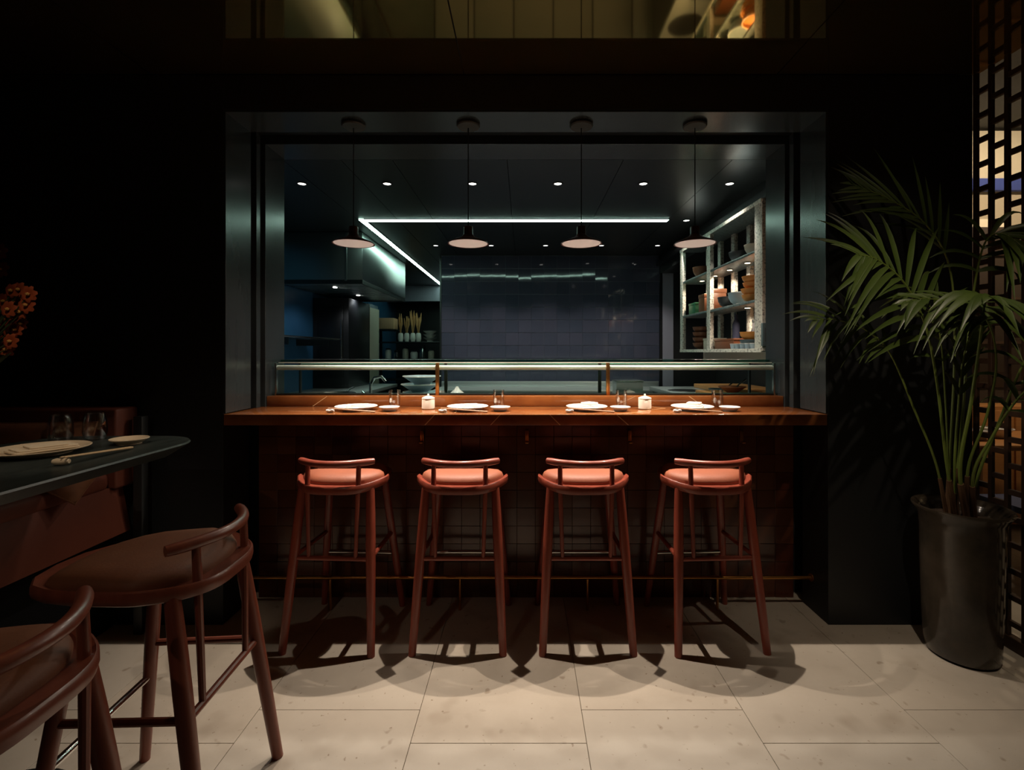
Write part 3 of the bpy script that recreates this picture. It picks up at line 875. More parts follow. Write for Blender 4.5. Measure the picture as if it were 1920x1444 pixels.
# ------------------------------------------------------------------ place settings on the bar
WZ = 1.0312
def folded_napkin(t, z, m, w=0.13, d=0.085, rz=0.2, style=0):
    n = MB()
    if style == 0:
        lay = [(w, d, 0.0, 0.006), (w * 0.94, d * 0.92, 0.006, 0.011), (w * 0.6, d * 0.8, 0.011, 0.017)]
    else:
        lay = [(w, d, 0.0, 0.007), (w * 0.86, d * 0.9, 0.007, 0.015), (w * 0.55, d * 0.8, 0.015, 0.026)]
    for k, (a, b, z0, z1) in enumerate(lay):
        q = rrect(-a / 2, a / 2, -b / 2, b / 2, 0.008, 3)
        q = [(x + 0.004 * k + 0.003 * math.sin(y * 90), y) for x, y in q]
        n.prism(q, z0, z1)
    n.xform(Matrix.Translation((0, 0, z)) @ Matrix.Rotation(rz, 4, 'Z'))
    o = n.build('folded_napkin', m, None, bevel=0.0015, bseg=1)
    return o


def plate(name, loc, r, m, label, group):
    t = thing(name, label, 'plate' if r > 0.07 else 'dish', loc, 0, group)
    MB().lathe([(0, 0), (r * 0.62, 0), (r * 0.62, 0.003), (r * 0.72, 0.007), (r * 0.99, 0.018), (r, 0.0205), (r * 0.985, 0.022), (r * 0.72, 0.011),
                (r * 0.6, 0.008), (0, 0.008)], seg=44).build('dish_body', m, t, local=True)
    return t


pos = ['leftmost', 'second', 'third', 'rightmost']
settings = [(668, 730, 619, 740, 0), (877, 938, 830, 935, 0), (1100, 1163, 1068, 1165, 1), (1298, 1368, 1270, 1345, 1)]
for i, (pp, pd, pr, pg, st) in enumerate(settings):
    w_ = ['leftmost', 'second from left', 'third from left', 'rightmost'][i]
    x = (pp - VPX) / F_PX * 2.54
    plate('dinner_plate', (x, 2.54, WZ), 0.108, 'china', f'white dinner plate under a napkin, {w_} on the bar', 'dinner plates on the bar')
    nk = folded_napkin(None, 0, 'napkin', rz=0.15 + 0.3 * i, style=st)
    nk.location = (x + 0.01, 2.545, WZ + 0.012)
    tag(nk, f'white folded napkin lying on the {w_} dinner plate', 'napkin', 'napkins on the bar plates')
    xd = (pd - VPX) / F_PX * 2.50
    plate('side_dish', (xd, 2.50, WZ), 0.052, 'china', f'small white side dish, {w_} on the bar', 'side dishes on the bar')
    xr = (pr - VPX) / F_PX * 2.42
    q = MB().tube([(-0.02, 0, 0.009), (-0.012, 0, 0.008), (0, 0, 0.0065), (0.012, 0, 0.008), (0.02, 0, 0.009)], [0.006, 0.0085, 0.0078, 0.0085, 0.006], 10).build('chopstick_rest', 'china')
    q.location = (xr, 2.42, WZ + 0.001)
    tag(q, f'little white chopstick rest, {w_} on the bar', 'chopstick rest', 'chopstick rests on the bar')
    for k in range(2):
        cs = MB().tube([(-0.035, 0, 0), (0.10, 0, 0), (0.2, 0, 0)], [0.0022, 0.003, 0.0036], 8).build('chopstick', 'chopstick')
        cs.location = (xr + 0.025, 2.412 + 0.012 * k, WZ + 0.0195 - 0.0)
        cs.rotation_euler = (0, R(4.6), R(1.5 + k))
        tag(cs, f'{"front" if k == 0 else "rear"} brown chopstick on the {w_} rest of the bar', 'chopstick', 'chopsticks on the bar')
    xg = (pg - VPX) / F_PX * 2.62
    g = thing('water_glass', f'clear straight tumbler behind the {w_} place setting on the bar', 'glass', (xg, 2.62, WZ), 0, 'tumblers on the bar')
    MB().lathe([(0, 0), (0.027, 0), (0.031, 0.045), (0.030, 0.098), (0.0285, 0.098), (0.0295, 0.045), (0.026, 0.008), (0, 0.008)], seg=28).build('bowl', 'glass_clear', g, local=True)
    MB().lathe([(0.0283, 0.096), (0.0303, 0.096), (0.0303, 0.0985), (0.0283, 0.0985)], seg=28).build('rim', 'glass_clear', g, local=True)
for i, px in enumerate((803, 1209)):
    x = (px - VPX) / F_PX * 2.58
    t = thing('sauce_canister', ['white lidded sauce pot between the first and second plates', 'white lidded sauce pot between the third and fourth plates'][i], 'pot', (x, 2.58, WZ), 0, 'lidded sauce pots on the bar')
    MB().lathe([(0, 0), (0.031, 0), (0.034, 0.004), (0.0335, 0.052), (0.032, 0.055), (0, 0.055)], seg=28).build('body', 'canister', t, local=True)
    MB().lathe([(0, 0.0555), (0.0345, 0.0555), (0.034, 0.059), (0.018, 0.066), (0.006, 0.070), (0, 0.070)], seg=28).build('lid', 'canister', t, local=True)
    MB().lathe([(0, 0.070), (0.004, 0.070), (0.006, 0.076), (0.004, 0.080), (0, 0.081)], seg=14).build('knob', 'canister', t, local=True)

# ------------------------------------------------------------------ stools
def seat_outline(scale=1.0, n=26, deep=1.0):
    """shield shaped seat: y- is the rear"""
    pts = []
    for i in range(n + 1):               # rear arc, right corner to left corner
        u = 1 - 2 * i / n
        x = 0.213 * u
        y = -0.198 + 0.138 * abs(u) ** 3.4
        pts.append((x, y))
    side = [(-0.216, -0.045), (-0.213, -0.01), (-0.204, 0.04), (-0.189, 0.10), (-0.168, 0.155), (-0.135, 0.205), (-0.080, 0.240), (0, 0.250)]
    pts += side
    pts += [(-x, y) for x, y in reversed(side[:-1])]
    cy = 0.03
    return [(x * scale, (cy + (y - cy) * scale) * (deep if (cy + (y - cy) * scale) > 0 else 1.0)) for x, y in pts]


def build_stool(name, label, group, wood, leather, deep=1.0):
    t = thing(name, label, 'stool', (0, 0, 0), 0, group)
    base = seat_outline(1.0)
    rings = [(0.93, 0.694), (0.985, 0.699), (1.0, 0.712), (0.997, 0.729), (0.975, 0.734), (0.90, 0.728)]
    n = len(base)
    m = MB()
    vs_, fs_ = [], []
    for s, z in rings:
        for (x, y) in seat_outline(s, deep=deep):
            lift = 0.018 * (abs(x) / 0.213) ** 4
            vs_.append((x, y, z + lift))
    for r in range(len(rings) - 1):
        for k in range(n):
            k2 = (k + 1) % n
            fs_.append((r * n + k, r * n + k2, (r + 1) * n + k2, (r + 1) * n + k))
    fs_.append(tuple(reversed(range(n))))
    fs_.append(tuple((len(rings) - 1) * n + k for k in range(n)))
    m._add(vs_, fs_).build('seat_shell', wood, t, local=True, smooth=50)
    m = MB()
    vs_, fs_ = [], []
    cr = [(0.885, 0.722), (0.895, 0.738), (0.865, 0.752), (0.78, 0.764), (0.6, 0.771), (0.35, 0.774)]
    for s, z in cr:
        for (x, y) in seat_outline(s, deep=deep):
            fall = 0.45 * max(0, y - 0.10) ** 1.6
            yy = y if y > -0.02 else -0.02 + (y + 0.02) * 0.84
            vs_.append((x, yy, z + 0.010 * (abs(x) / 0.213) ** 2 - (fall if z > 0.72 else 0)))
    for r in range(len(cr) - 1):
        for k in range(n):
            k2 = (k + 1) % n
            fs_.append((r * n + k, r * n + k2, (r + 1) * n + k2, (r + 1) * n + k))
    vs_.append((0, 0.03, 0.775))
    for k in range(n):
        fs_.append(((len(cr) - 1) * n + k, (len(cr) - 1) * n + (k + 1) % n, len(vs_) - 1))
    m._add(vs_, fs_).build('seat_pad', leather, t, local=True, smooth=60)

    def leg_at(a, b, z):
        f = (z - a[2]) / (b[2] - a[2])
        return Vector(a).lerp(Vector(b), f)
    rt = {s: ((s * 0.160, -0.115, 0.712), (s * 0.200, -0.217, 0.0)) for s in (-1, 1)}
    ft = {s: ((s * 0.140, 0.125, 0.710), (s * 0.210, 0.212, 0.0)) for s in (-1, 1)}
    for s in (-1, 1):
        for L, r0 in ((rt[s], 0.020), (ft[s], 0.018)):
            a, b = Vector(L[0]), Vector(L[1])
            pts = [a.lerp(b, k / 6) for k in range(7)]
            MB().tube(pts, [r0 * 0.92, r0 * 1.06, r0 * 1.1, r0 * 1.06, r0 * 1.0, r0 * 0.92, r0 * 0.84], 14).build('leg', wood, t, local=True)
    zs = 0.402
    MB().tube([leg_at(*rt[-1], zs), leg_at(*rt[1], zs)], 0.0105, 10).build('rear_stretcher', wood, t, local=True)
    for s in (-1, 1):
        MB().tube([leg_at(*rt[s], zs + 0.004), leg_at(*ft[s], zs + 0.004)], 0.0105, 10).build('side_stretcher', wood, t, local=True)
    MB().tube([leg_at(*ft[-1], 0.293), leg_at(*ft[1], 0.293)], 0.0105, 12).build('footrest', 'chrome', t, local=True)
    bar_pts = [(0.173 * u, -0.184 + 0.078 * abs(u) ** 2.0, 0.832) for u in [-1 + k / 10 for k in range(21)]]
    MB().tube(bar_pts, [0.0135] + [0.0155] * 19 + [0.0135], 16).build('back_rail', wood, t, local=True, smooth=45)
    for s in (-1, 1):
        MB().tube([(s * 0.118, -0.148, 0.828), (s * 0.1175, -0.152, 0.74), (s * 0.117, -0.153, 0.705)], [0.0105, 0.0115, 0.0115], 12).build('back_post', wood, t, local=True)
        yb = leg_at(*rt[1], zs).y
        MB().tube([(s * 0.117, -0.153, 0.708), (s * 0.108, yb, zs)], [0.0105, 0.0085], 10).build('spindle', wood, t, local=True)
    return t


st0 = build_stool('bar_stool', 'leftmost red brown bar stool with orange seat at the bar', 'stools along the bar', 'wood_red', 'leather_orange')
xst = [-0.858, -0.286 - 0.005, 0.283, 0.866]
labs = ['leftmost red brown bar stool with orange seat at the bar', 'second red brown bar stool from the left at the bar',
        'third red brown bar stool from the left at the bar', 'rightmost red brown bar stool with orange seat at the bar']
rots = [-0.05, 0.0, 0.0, 0.05]
for i in range(4):
    o = st0 if i == 0 else copy_tree(st0)
    o.location = (xst[i], 2.345, 0)
    o.rotation_euler = (0, 0, rots[i])
    o['label'] = labs[i]
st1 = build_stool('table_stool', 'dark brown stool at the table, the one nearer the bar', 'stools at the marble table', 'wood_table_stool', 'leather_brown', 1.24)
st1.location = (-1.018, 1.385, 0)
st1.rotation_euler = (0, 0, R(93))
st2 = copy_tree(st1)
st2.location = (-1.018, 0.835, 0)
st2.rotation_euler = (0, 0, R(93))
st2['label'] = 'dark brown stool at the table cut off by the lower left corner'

# ------------------------------------------------------------------ table, bench, cushions at left
TZ = 0.985
tb = thing('marble_table', 'high table with a dark green marble top and rounded corners', 'table', (-1.62, 1.32, 0))
out = rrect(-1.98, -1.30, 0.35, 2.02, 0.19, 10)
def inset(o_, d):
    cx, cy = -1.6325, 1.19
    r = []
    for x, y in o_:
        v = Vector((x - cx, y - cy))
        r.append((x - d * (1 if v.x > 0 else -1) * min(1, abs(v.x) / 0.2), y - d * (1 if v.y > 0 else -1) * min(1, abs(v.y) / 0.65)))
    return r
m = MB()
rg = [(inset(out, 0.045), TZ - 0.045), (inset(out, 0.006), TZ - 0.012), (out, TZ - 0.006), (inset(out, 0.003), TZ)]
vs_, fs_ = [], []
n = len(out)
for q, z in rg:
    vs_ += [(x, y, z) for x, y in q]
for r in range(3):
    for k in range(n):
        k2 = (k + 1) % n
        fs_.append((r * n + k, r * n + k2, (r + 1) * n + k2, (r + 1) * n + k))
fs_.append(tuple(reversed(range(n))))
fs_.append(tuple(3 * n + k for k in range(n)))
m._add(vs_, fs_).build('tabletop', 'marble_green', tb, smooth=30)
for y in (1.31, 0.75):
    MB().tube([(-1.52, y, 0.012), (-1.52, y, TZ - 0.045)], 0.035, 20).build('column', 'black_trim', tb)
    MB().lathe([(0, 0.001), (0.235, 0.001), (0.235, 0.008), (0.225, 0.014), (0.05, 0.016), (0, 0.016)], (-1.52, y, 0), 40).build('foot_disc', 'black_trim', tb)

bn = thing('banquette', 'raised reddish brown leather banquette along the black wall', 'bench', (-2.3, 1.2, 0))
box(-2.9, -2.0, -0.4, 2.355, 0.0, 0.49).build('plinth', 'black_matte', bn, smooth=0)
# slightly raked front panel
m = MB()._add([(-2.0, -0.4, 0.49), (-1.865, -0.4, 0.49), (-1.905, -0.4, 0.71), (-2.0, -0.4, 0.71),
               (-2.0, 2.30, 0.49), (-1.865, 2.30, 0.49), (-1.905, 2.30, 0.71), (-2.0, 2.30, 0.71)],
              [(0, 1, 2, 3), (7, 6, 5, 4), (0, 4, 5, 1), (1, 5, 6, 2), (2, 6, 7, 3), (3, 7, 4, 0)])
m.build('front_panel', 'bench_leather', bn, bevel=0.006)
box(-2.9, -2.0, -0.4, 2.355, 0.49, 0.70).build('frame', 'black_matte', bn)
for y0, y1 in ((-0.4, 0.9), (0.905, 2.22)):
    box(-2.72, -1.895, y0, y1, 0.702, 0.785).build('seat_cushion', 'bench_leather', bn, bevel=0.028, bseg=4, smooth=60)
box(-2.9, -1.875, 2.225, 2.355, 0.702, 1.072).build('end_back', 'bench_leather', bn, bevel=0.012, bseg=3)
box(-2.9, -2.72, -0.4, 2.22, 0.702, 1.072).build('long_back', 'bench_leather', bn, bevel=0.012, bseg=3)
box(-1.842, -1.80, 2.28, 2.32, 0.0, 1.03).build('end_post', 'bench_post', bn, bevel=0.003)


def pillow(name, w, h, th, m, loc, rot, label, group):
    n1 = 12
    mb = MB()
    vs_, fs_ = [], []
    for side in (1, -1):
        for i in range(n1 + 1):
            for j in range(n1 + 1):
                u, v = -1 + 2 * i / n1, -1 + 2 * j / n1
                e = max(0.0, (1 - u * u) * (1 - v * v)) ** 0.42
                pin = 1 - 0.05 * (1 - abs(u)) * (abs(v) ** 3) - 0.05 * (1 - abs(v)) * (abs(u) ** 3)
                vs_.append((u * w / 2 * pin, side * (th / 2) * e, v * h / 2 * pin))
    N = (n1 + 1) ** 2
    for s in (0, 1):
        for i in range(n1):
            for j in range(n1):
                a = s * N + i * (n1 + 1) + j
                fs_.append((a, a + 1, a + n1 + 2, a + n1 + 1))
    mb._add(vs_, fs_)
    t = thing(name, label, 'cushion', loc, 0, group)
    t.rotation_euler = rot
    ob = mb.build('cover', m, t, local=True, smooth=80)
    pts = [(w / 2 * 0.985 * a, 0, h / 2 * 0.985 * b) for a, b in ((-1, -1), (0, -0.955), (1, -1), (0.955, 0), (1, 1), (0, 0.955), (-1, 1), (-0.955, 0), (-1, -1))]
    MB().tube(pts, 0.004, 6).build('piping', m, t, local=True)
    return t


pillow('back_cushion', 0.70, 0.24, 0.10, 'cushion_velvet', (-2.25, 2.135, 0.905), (R(-10), 0, R(1)), 'long brown velvet cushion leaning on the end of the banquette', 'banquette cushions')
pillow('seat_pillow', 0.21, 0.21, 0.09, 'cushion_velvet', (-1.885, 1.99, 0.845), (Vector((0.80, -0.35, 0.48)).to_track_quat('Y', 'Z') @ Matrix.Rotation(R(45), 4, 'Y').to_quaternion()).to_euler(), 'ochre velvet pillow slumped over the banquette edge under the table', 'banquette cushions')

# table setting at left
TZ2 = TZ + 0.001
plate('dinner_plate', (-1.66, 1.66, TZ2), 0.135, 'china_warm', 'large cream plate on the dark marble table', 'plates on the marble table')
nk = folded_napkin(None, 0, 'napkin_warm', w=0.165, d=0.10, rz=1.05)
nk.location = (-1.655, 1.665, TZ2 + 0.0125)
tag(nk, 'cream folded napkin on the large plate of the marble table', 'napkin')
plate('side_dish', (-1.50, 1.84, TZ2), 0.062, 'china_warm', 'small cream dish behind the plate on the marble table', 'plates on the marble table')
q = MB().tube([(-0.022, 0, 0.011), (-0.012, 0, 0.0105), (0, 0, 0.009), (0.012, 0, 0.0105), (0.022, 0, 0.011)], [0.007, 0.0105, 0.0098, 0.0105, 0.007], 12).build('chopstick_rest', 'china_warm')
q.location = (-1.425, 1.49, TZ2 + 0.001)
q.rotation_euler = (0, 0, R(10))
tag(q, 'cream chopstick rest on the edge of the marble table', 'chopstick rest')
for k in range(2):
    cs = MB().tube([(0, -0.02, 0), (0, 0.12, 0), (0, 0.24, 0)], [0.0024, 0.0032, 0.0038], 8).build('chopstick', 'chopstick_pale')
    cs.location = (-1.418 + 0.012 * k, 1.50, TZ2 + 0.0245)
    cs.rotation_euler = (R(-4.5), 0, R(-1 + 1.2 * k))
    tag(cs, ['pale chopstick on the marble table, the one closer to the plate', 'pale chopstick on the marble table, the one closer to the stools'][k], 'chopstick', 'chopsticks on the marble table')
for i, (x, y, z0) in enumerate([(-1.80, 1.88, 0), (-1.71, 1.93, 0)]):
    g = thing('water_glass', ['clear tumbler on the marble table, left of the pair', 'clear tumbler on the marble table, right of the pair'][i], 'glass', (x, y, TZ2), 0, 'tumblers on the marble table')
    MB().lathe([(0, 0), (0.034, 0), (0.040, 0.03), (0.038, 0.075), (0.031, 0.105), (0.0295, 0.105), (0.0365, 0.075), (0.0385, 0.03), (0.032, 0.008), (0, 0.008)], seg=28).build('bowl', 'glass_clear', g, local=True)
    MB().lathe([(0.0293, 0.103), (0.0313, 0.103), (0.0313, 0.1055), (0.0293, 0.1055)], seg=28).build('rim', 'glass_clear', g, local=True)

# flower vase at the left edge
fv = thing('flower_vase', 'red vase of rust orange blossoms at the left edge of the table', 'flowers', (-1.93, 1.68, TZ2))
MB().lathe([(0, 0), (0.05, 0), (0.065, 0.06), (0.06, 0.16), (0.035, 0.24), (0.042, 0.27), (0.036, 0.27), (0.03, 0.24), (0.05, 0.15), (0, 0.02)], seg=28).build('vase', 'vase_red', fv, local=True)
blooms = [(24, 545), (38, 543), (46, 560), (52, 572), (30, 565), (18, 580), (40, 585), (56, 552), (28, 600), (42, 607), (12, 600), (20, 622), (6, 640), (32, 618), (10, 565), (0, 612), (22, 640), (4, 505), (2, 472), (14, 655)]
for i, (px, py) in enumerate(blooms):
    p = P(px, py, 1.66 + 0.07 * random.random())
    loc = p - Vector(fv.location)
    MB().tube([(0, 0, 0.2), Vector((0, 0, 0.24)).lerp(loc, 0.5) + Vector((0, 0, 0.03)), loc], 0.0025, 6).build('flower_stem', 'leaf_dark', fv, local=True)
    m = MB()
    r = random.uniform(0.020, 0.030)
    for k in range(7):
        a = 2 * PI * k / 7 + random.random() * 0.3
        d = Vector((math.cos(a), -0.35, math.sin(a)))
        s = Vector((-math.sin(a), 0, math.cos(a))) * r * 0.42
        c0, c1, c2 = loc, loc + d * r * 0.65, loc + d * r * 1.05 + Vector((0, 0.008, 0))
        m._add([c0 - s * 0.3, c0 + s * 0.3, c1 + s, c1 - s, c2 + s * 0.35, c2 - s * 0.35], [(0, 1, 2, 3), (3, 2, 4, 5)])
    b = m.build('blossom', 'petal', fv, local=True, smooth=60)
    MB().lathe([(0, -0.006), (0.006, -0.003), (0.007, 0.002), (0, 0.006)], loc + Vector((0, -0.008, 0)), 8).build('flower_centre', 'petal_core', b, local=True)
for (px, py) in ((8, 665), (20, 662), (-4, 672)):
    p = P(px, py, 1.68) - Vector(fv.location)
    MB().tube([(0, 0, 0.25), p.lerp(Vector((0, 0, 0.25)), 0.4), p], [0.004, 0.018, 0.003], 6, squash=0.2).build('leaf', 'leaf_dark', fv, local=True)

# ------------------------------------------------------------------ potted palm
PX, PY = 1.935, 2.14
pm = thing('potted_palm', 'tall kentia palm in a dark glazed pot beside the wooden screen', 'potted plant', (PX, PY, 0))
prof = [(0, 0.002), (0.115, 0.002), (0.128, 0.012), (0.134, 0.08), (0.140, 0.25), (0.144, 0.42), (0.146, 0.56), (0.150, 0.605), (0.168, 0.635), (0.176, 0.648), (0.174, 0.655),
        (0.160, 0.650), (0.138, 0.62), (0.132, 0.58), (0, 0.58)]
MB().lathe(prof, seg=56).build('pot', 'pot_glaze', pm, local=True, smooth=50)
MB().lathe([(0, 0.612), (0.07, 0.61), (0.133, 0.600), (0.133, 0.582), (0, 0.582)], seg=32).build('soil', 'soil', pm, local=True)


def leaflet(b, d, nrm, L, w, droop, seg=6):
    m = MB()
    vs_, fs_ = [], []
    d = d.normalized()
    for i in range(seg + 1):
        s = i / seg
        c = b + d * (L * s) + Vector((0, 0, -droop * L * s * s))
        tan = (d * L + Vector((0, 0, -2 * droop * L * s))).normalized()
        side = tan.cross(nrm)
        if side.length < 1e-4:
            side = tan.cross(Vector((0, 0, 1)))
        side.normalize()
        up = side.cross(tan).normalized()
        ww = w * (math.sin(PI * min(1, 0.10 + 0.90 * s) ** 0.75)) if s < 1 else 0.0006
        ww = max(ww, 0.0012)
        vs_ += [c + side * ww / 2 + up * ww * 0.16, c, c - side * ww / 2 + up * ww * 0.16]
    for i in range(seg):
        a = i * 3
        fs_ += [(a, a + 1, a + 4, a + 3), (a + 1, a + 2, a + 5, a + 4)]
    vs_ = [Vector((min(p.x, 2.17 - 0.01 * (i % 3)), min(p.y, 2.352 - 0.004 * (i % 3)), p.z)) for i, p in enumerate(vs_)]
    return m._add(vs_, fs_)


def frond(pts, t0, nleaf, L, w, droop, nrm, spread=62, shrink=0.5, r0=0.007, asym=(1, 1)):
    path = catmull(pts, 8)
    n = len(path)
    rad = [r0 * (1 - 0.78 * i / (n - 1)) for i in range(n)]
    st = MB().tube(path, rad, 8).build('frond_stem', 'palm_stem', pm)
    # blunt brown sheath low on the stem
    ns = max(3, n // 7)
    MB().tube(path[:ns], [r0 * 1.7 - 0.4 * r0 * i / ns for i in range(ns)], 8).build('sheath', 'palm_sheath', st)
    nrm = Vector(nrm).normalized()
    for k in range(nleaf):
        t = t0 + (0.995 - t0) * k / (nleaf - 1)
        f = t * (n - 1)
        i = min(int(f), n - 2)
        b = path[i].lerp(path[i + 1], f - i)
        tan = (path[i + 1] - path[i]).normalized()
        side = tan.cross(nrm).normalized()
        u = k / (nleaf - 1)
        for s in (1, -1):
            am = asym[0] if s == 1 else asym[1]
            if am <= 0:
                continue
            ang = R(spread * (1 - 0.55 * u) + random.uniform(-5, 5))
            d = tan * math.cos(ang) + side * s * math.sin(ang) + nrm * random.uniform(-0.12, 0.16)
            l_ = L * am * (1 - shrink * (2 * u - 0.75) ** 2) * random.uniform(0.9, 1.08)
            leaflet(b, d, nrm, l_, w * random.uniform(0.85, 1.1), droop * random.uniform(0.6, 1.4)).build('leaflet', 'palm_leaf', st, smooth=60)


S0 = Vector((PX, PY, 0.58))
def S(dx, dy):
    return S0 + Vector((dx, dy, 0))
# main frond arching to the left with tall upright leaflets
frond([S(-0.02, 0.0), P(1775, 870, 2.07), P(1757, 720, 2.06), P(1735, 610, 2.04), P(1695, 530, 2.02), P(1645, 487, 1.99), P(1612, 478, 1.96)], 0.46, 15, 0.48, 0.025, 0.30, (0.15, -0.9, 0.45), 72, 0.45)
# low frond drooping left
frond([S(-0.05, 0.01), P(1755, 870, 2.10), P(1715, 770, 2.10), P(1670, 665, 2.10), P(1625, 620, 2.08), P(1570, 600, 2.05), P(1530, 600, 2.02)], 0.54, 9, 0.30, 0.018, 0.42, (0.05, -0.8, 0.6), 60, 0.5, 0.0055)
# right centre frond folding over the top
frond([S(0.01, -0.02), P(1800, 880, 2.04), P(1820, 760, 2.00), P(1836, 650, 1.97), P(1843, 590, 1.94), P(1850, 560, 1.88), P(1858, 556, 1.80)], 0.60, 10, 0.27, 0.034, 0.75, (-0.1, -0.6, 0.8), 70, 0.5, 0.0085)
# high dim frond up left at the back
frond([S(-0.02, 0.05), P(1782, 840, 2.16), P(1790, 640, 2.20), P(1780, 500, 2.22), P(1735, 420, 2.22), P(1670, 375, 2.20), P(1600, 345, 2.18)], 0.55, 13, 0.38, 0.020, 0.10, (0.1, -0.9, 0.4), 42, 0.5, 0.006)
# tall back frond straight up to the right
frond([S(0.0, 0.05), P(1800, 840, 2.16), P(1815, 640, 2.18), P(1830, 520, 2.18), P(1850, 450, 2.14), P(1885, 440, 2.08), P(1925, 470, 2.0)], 0.52, 11, 0.30, 0.026, 0.5, (-0.2, -0.8, 0.5), 66, 0.5, 0.007)
# frond crossing from right to left at mid height
frond([S(0.03, -0.01), P(1815, 880, 2.04), P(1850, 780, 1.98), P(1868, 680, 1.95), P(1850, 600, 1.94), P(1800, 570, 1.95), P(1735, 560, 1.97), P(1700, 566, 1.97)], 0.58, 9, 0.22, 0.024, 0.55, (0.0, -0.7, 0.7), 60, 0.5, 0.006)
# fronds leaning out to the right
frond([S(0.04, -0.02), P(1825, 890, 2.03), P(1860, 820, 1.97), P(1905, 752, 1.90), P(1950, 715, 1.84), P(2000, 700, 1.78), P(2060, 720, 1.72)], 0.45, 10, 0.27, 0.026, 0.6, (-0.1, -0.5, 0.85), 62, 0.5, 0.007)
frond([S(0.05, 0.01), P(1835, 890, 2.06), P(1870, 800, 2.0), P(1915, 690, 1.92), P(1960, 620, 1.82), P(2020, 590, 1.72), P(2080, 600, 1.62)], 0.45, 10, 0.28, 0.026, 0.5, (-0.2, -0.6, 0.8), 62, 0.5, 0.007)
# upright young fronds in the middle
frond([S(0.0, 0.02), P(1790, 870, 2.10), P(1797, 760, 2.10), P(1803, 690, 2.09), P(1815, 640, 2.07), P(1832, 610, 2.04)], 0.45, 7, 0.22, 0.030, 0.25, (0.1, -0.95, 0.3), 34, 0.4, 0.006)
frond([S(-0.01, 0.04), P(1778, 860, 2.14), P(1772, 740, 2.16), P(1764, 640, 2.16), P(1748, 580, 2.14), P(1715, 560, 2.10)], 0.52, 7, 0.22, 0.022, 0.4, (0.0, -0.9, 0.5), 50, 0.4, 0.005)

# ------------------------------------------------------------------ wooden screen on the right
LX = 2.20
sn = thing('lattice_screen', 'dark wooden lattice screen between the palm and the next room', 'screen', (LX, 1.9, 0))
pw, ph, tk = 0.0765, 0.118, 0.025
zt = CEIL - 0.002
for i in range(12):
    y = 2.352 - pw * i
    box(LX - 0.009, LX + 0.009, y - 0.0095, y + 0.0095, 0.055, zt).build('upright', 'screen_wood', sn, bevel=0.0015, bseg=1, smooth=0)
for i in range(11):
    y1, y0 = 2.352 - pw * i - 0.0095, 2.352 - pw * (i + 1) + 0.0095
    z = 0.10 + (0.5 * ph if i % 2 else 0.0)
    while z < zt - 0.03:
        tt = tk
        box(LX - 0.0085, LX + 0.0085, y0 - 0.0008, y1 + 0.0008, z, z + tt).build('cross_piece', 'screen_wood', sn, bevel=0.0015, bseg=1, smooth=0)
        z += ph
box(LX - 0.02, LX + 0.02, 1.49, 2.363, 0.0, 0.055).build('bottom_rail', 'screen_wood', sn, bevel=0.002)

# ------------------------------------------------------------------ next room seen through the screen
struct(box(2.5, 6.2, 4.3, 4.4, 0, 3.3).build('wall_next_room', 'beige_wall', smooth=0), 'beige wall of the next dining room')
struct(box(4.9, 5.0, -2.3, 4.3, 0, 3.3).build('wall_next_room_side', 'beige_wall', smooth=0), 'beige side wall of the next dining room')
struct(box(2.302, 5.0, -2.3, 4.4, 3.3, 3.36).build('ceiling_next_room', 'black_wall', smooth=0), 'dark ceiling of the next dining room')
bl = thing('window_blind', 'cream window blind with a bright blue hem on the beige wall', 'blind', (4.0, 4.25, 2.2))
box(3.3, 4.85, 4.255, 4.275, 2.86, 3.28).build('cloth', 'blind_cream', bl)
box(3.3, 4.85, 4.235, 4.285, 2.75, 2.86).build('hem', 'blue_fabric', bl, bevel=0.012)
kb = thing('dark_bookcase', 'dark bookcase against the beige wall of the next room', 'bookcase', (4.0, 4.0, 0))
box(3.25, 4.85, 3.85, 4.25, 1.05, 2.33).build('carcass', 'dark_wood', kb, bevel=0.004)
box(3.25, 4.85, 3.86, 4.25, 0.0, 1.05).build('base', 'dark_wood', kb, bevel=0.004)
for z in (1.4, 1.75, 2.1):
    box(3.27, 4.83, 3.835, 3.85, z, z + 0.02).build('shelf', 'screen_wood', kb)
box(3.3, 3.95, 3.95, 4.2, 2.335, 2.42).build('flat_box', 'blind_cream')
tag(bpy.data.objects['flat_box'], 'cream flat box lying on top of the dark bookcase', 'box')
bpy.data.objects['flat_box'].name = 'storage_box'
dt = thing('dining_table', 'oak dining table in the next room', 'table', (3.25, 3.2, 0))
box(2.75, 3.75, 2.95, 3.5, 0.73, 0.765).build('tabletop', 'oak', dt, bevel=0.006)
for x in (2.82, 3.68):
    for y in (3.02, 3.43):
        box(x - 0.025, x + 0.025, y - 0.025, y + 0.025, 0, 0.73).build('leg', 'oak', dt, bevel=0.003)
sb = thing('sideboard', 'orange oak sideboard beyond the dining table', 'cabinet', (3.75, 3.7, 0))
box(3.2, 4.5, 3.6, 3.84, 0.05, 0.93).build('body', 'oak', sb, bevel=0.004)
for k in range(3):
    d = box(3.22 + k * 0.43, 3.62 + k * 0.43, 3.585, 3.6, 0.1, 0.9).build('door', 'oak', sb, bevel=0.003)
    box(3.58 + k * 0.43, 3.60 + k * 0.43, 3.57, 3.585, 0.45, 0.58).build('handle', 'brass', d)
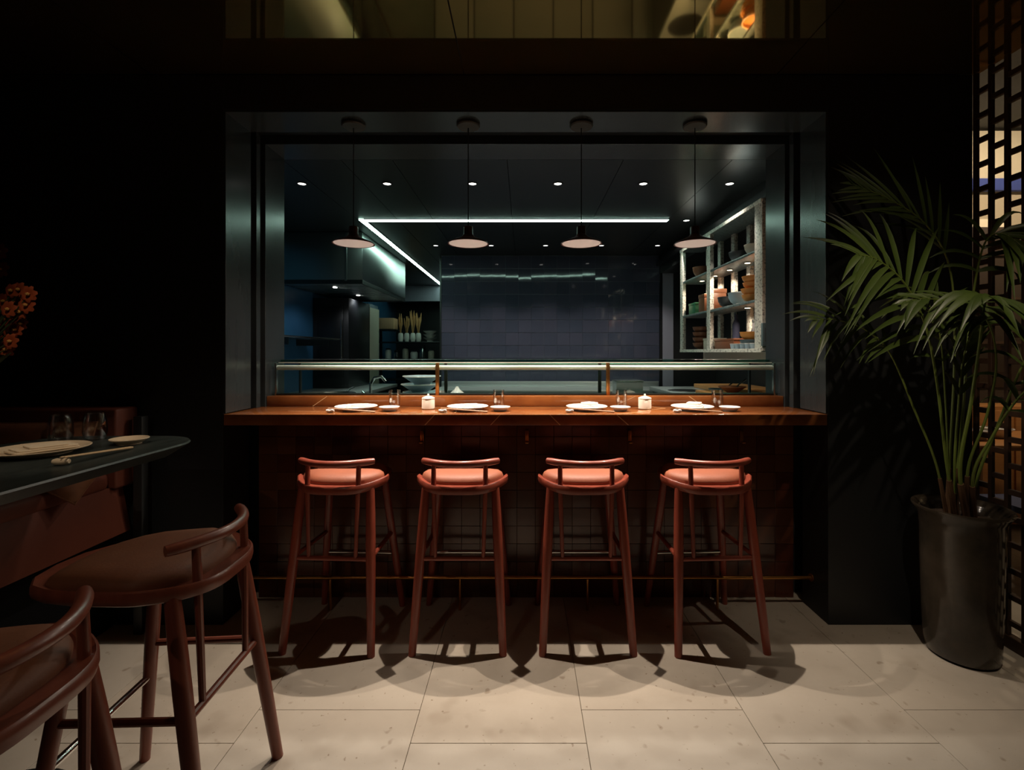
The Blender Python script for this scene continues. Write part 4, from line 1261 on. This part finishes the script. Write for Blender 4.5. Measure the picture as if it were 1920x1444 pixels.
def dining_chair(loc, rz, label):
    t = thing('dining_chair', label, 'chair', loc, rz, 'chairs in the next room')
    box(-0.22, 0.22, -0.22, 0.22, 0.43, 0.47).build('seat', 'navy_fabric', t, local=True, bevel=0.01)
    for sx in (-1, 1):
        for sy in (-1, 1):
            h = 0.43 if sy == 1 else 0.84
            MB().tube([(sx * 0.19, sy * 0.19, 0.0), (sx * 0.19, sy * 0.19, h)], 0.016, 10).build('leg', 'oak', t, local=True)
    box(-0.2, 0.2, -0.205, -0.175, 0.58, 0.84).build('backrest', 'navy_fabric', t, local=True, bevel=0.01)
dining_chair((2.98, 2.74, 0), 0, 'navy chair on the near side of the oak table, closer to the screen')
dining_chair((3.52, 2.74, 0), 0, 'navy chair on the near side of the oak table, farther from the screen')
for i, (x, y) in enumerate([(2.95, 3.15), (3.15, 3.22), (3.42, 3.15)]):
    t = thing('table_bowl', ['white bowl on the oak table nearest the screen', 'white bowl in the middle of the oak table', 'white bowl at the far end of the oak table'][i], 'bowl', (x, y, 0.766), 0, 'bowls on the oak table')
    MB().lathe([(0, 0), (0.04, 0), (0.085, 0.06), (0.08, 0.06), (0.036, 0.008), (0, 0.008)], seg=20).build('body', 'china', t, local=True)
    MB().lathe([(0.078, 0.058), (0.087, 0.058), (0.087, 0.063), (0.078, 0.063)], seg=20).build('rim', 'china', t, local=True)
tl = thing('ceiling_spotlight', 'ceiling spotlight in the next room', 'spotlight', (3.6, 3.0, 3.3))
MB().lathe([(0, 0), (0.05, 0), (0.05, -0.09), (0.042, -0.10), (0.042, -0.05), (0, -0.05)], seg=20).build('housing', 'black_trim', tl, local=True)
spot('spotlight_lamp', (0, 0, -0.11), (0.3, 0.6, -1), DINING_W, (1.0, 0.80, 0.56), 150, 0.6, 0.04, tl)

# ------------------------------------------------------------------ dining room spotlights (above and behind the viewer) and an added fill
def room_spot(x, y, target, watts, size, label, col=(1.0, 0.82, 0.62)):
    t = thing('ceiling_spotlight', label, 'spotlight', (x, y, CEIL - 0.001), 0, 'dining room spotlights')
    MB().lathe([(0, 0), (0.035, 0), (0.035, -0.07), (0.03, -0.075), (0.03, -0.03), (0, -0.03)], seg=20).build('housing', 'black_trim', t, local=True)
    v = Vector(target) - Vector((x, y, CEIL - 0.08))
    spot('spotlight_lamp', (0, 0, -0.08), Vector((0, 0, -0.08)) + v, watts, col, size, 0.7, 0.015, t)


room_spot(1.25, 1.15, (1.85, 2.25, 0.6), SPOT_RIGHT_W, 52, 'black ceiling spotlight aimed at the palm')
room_spot(-1.25, 0.95, (-1.66, 1.70, 0.98), 30.0, 30, 'black ceiling spotlight over the marble table')
room_spot(1.72, 1.70, (1.74, 2.12, 1.5), 2.2, 80, 'black ceiling spotlight aimed at the palm crown')
room_spot(-1.3, -0.5, (-1.45, 0.95, 0.7), 15.0, 58, 'added fill spotlight, unseen behind the viewer')  # soft fill added to brighten the left stools and bench
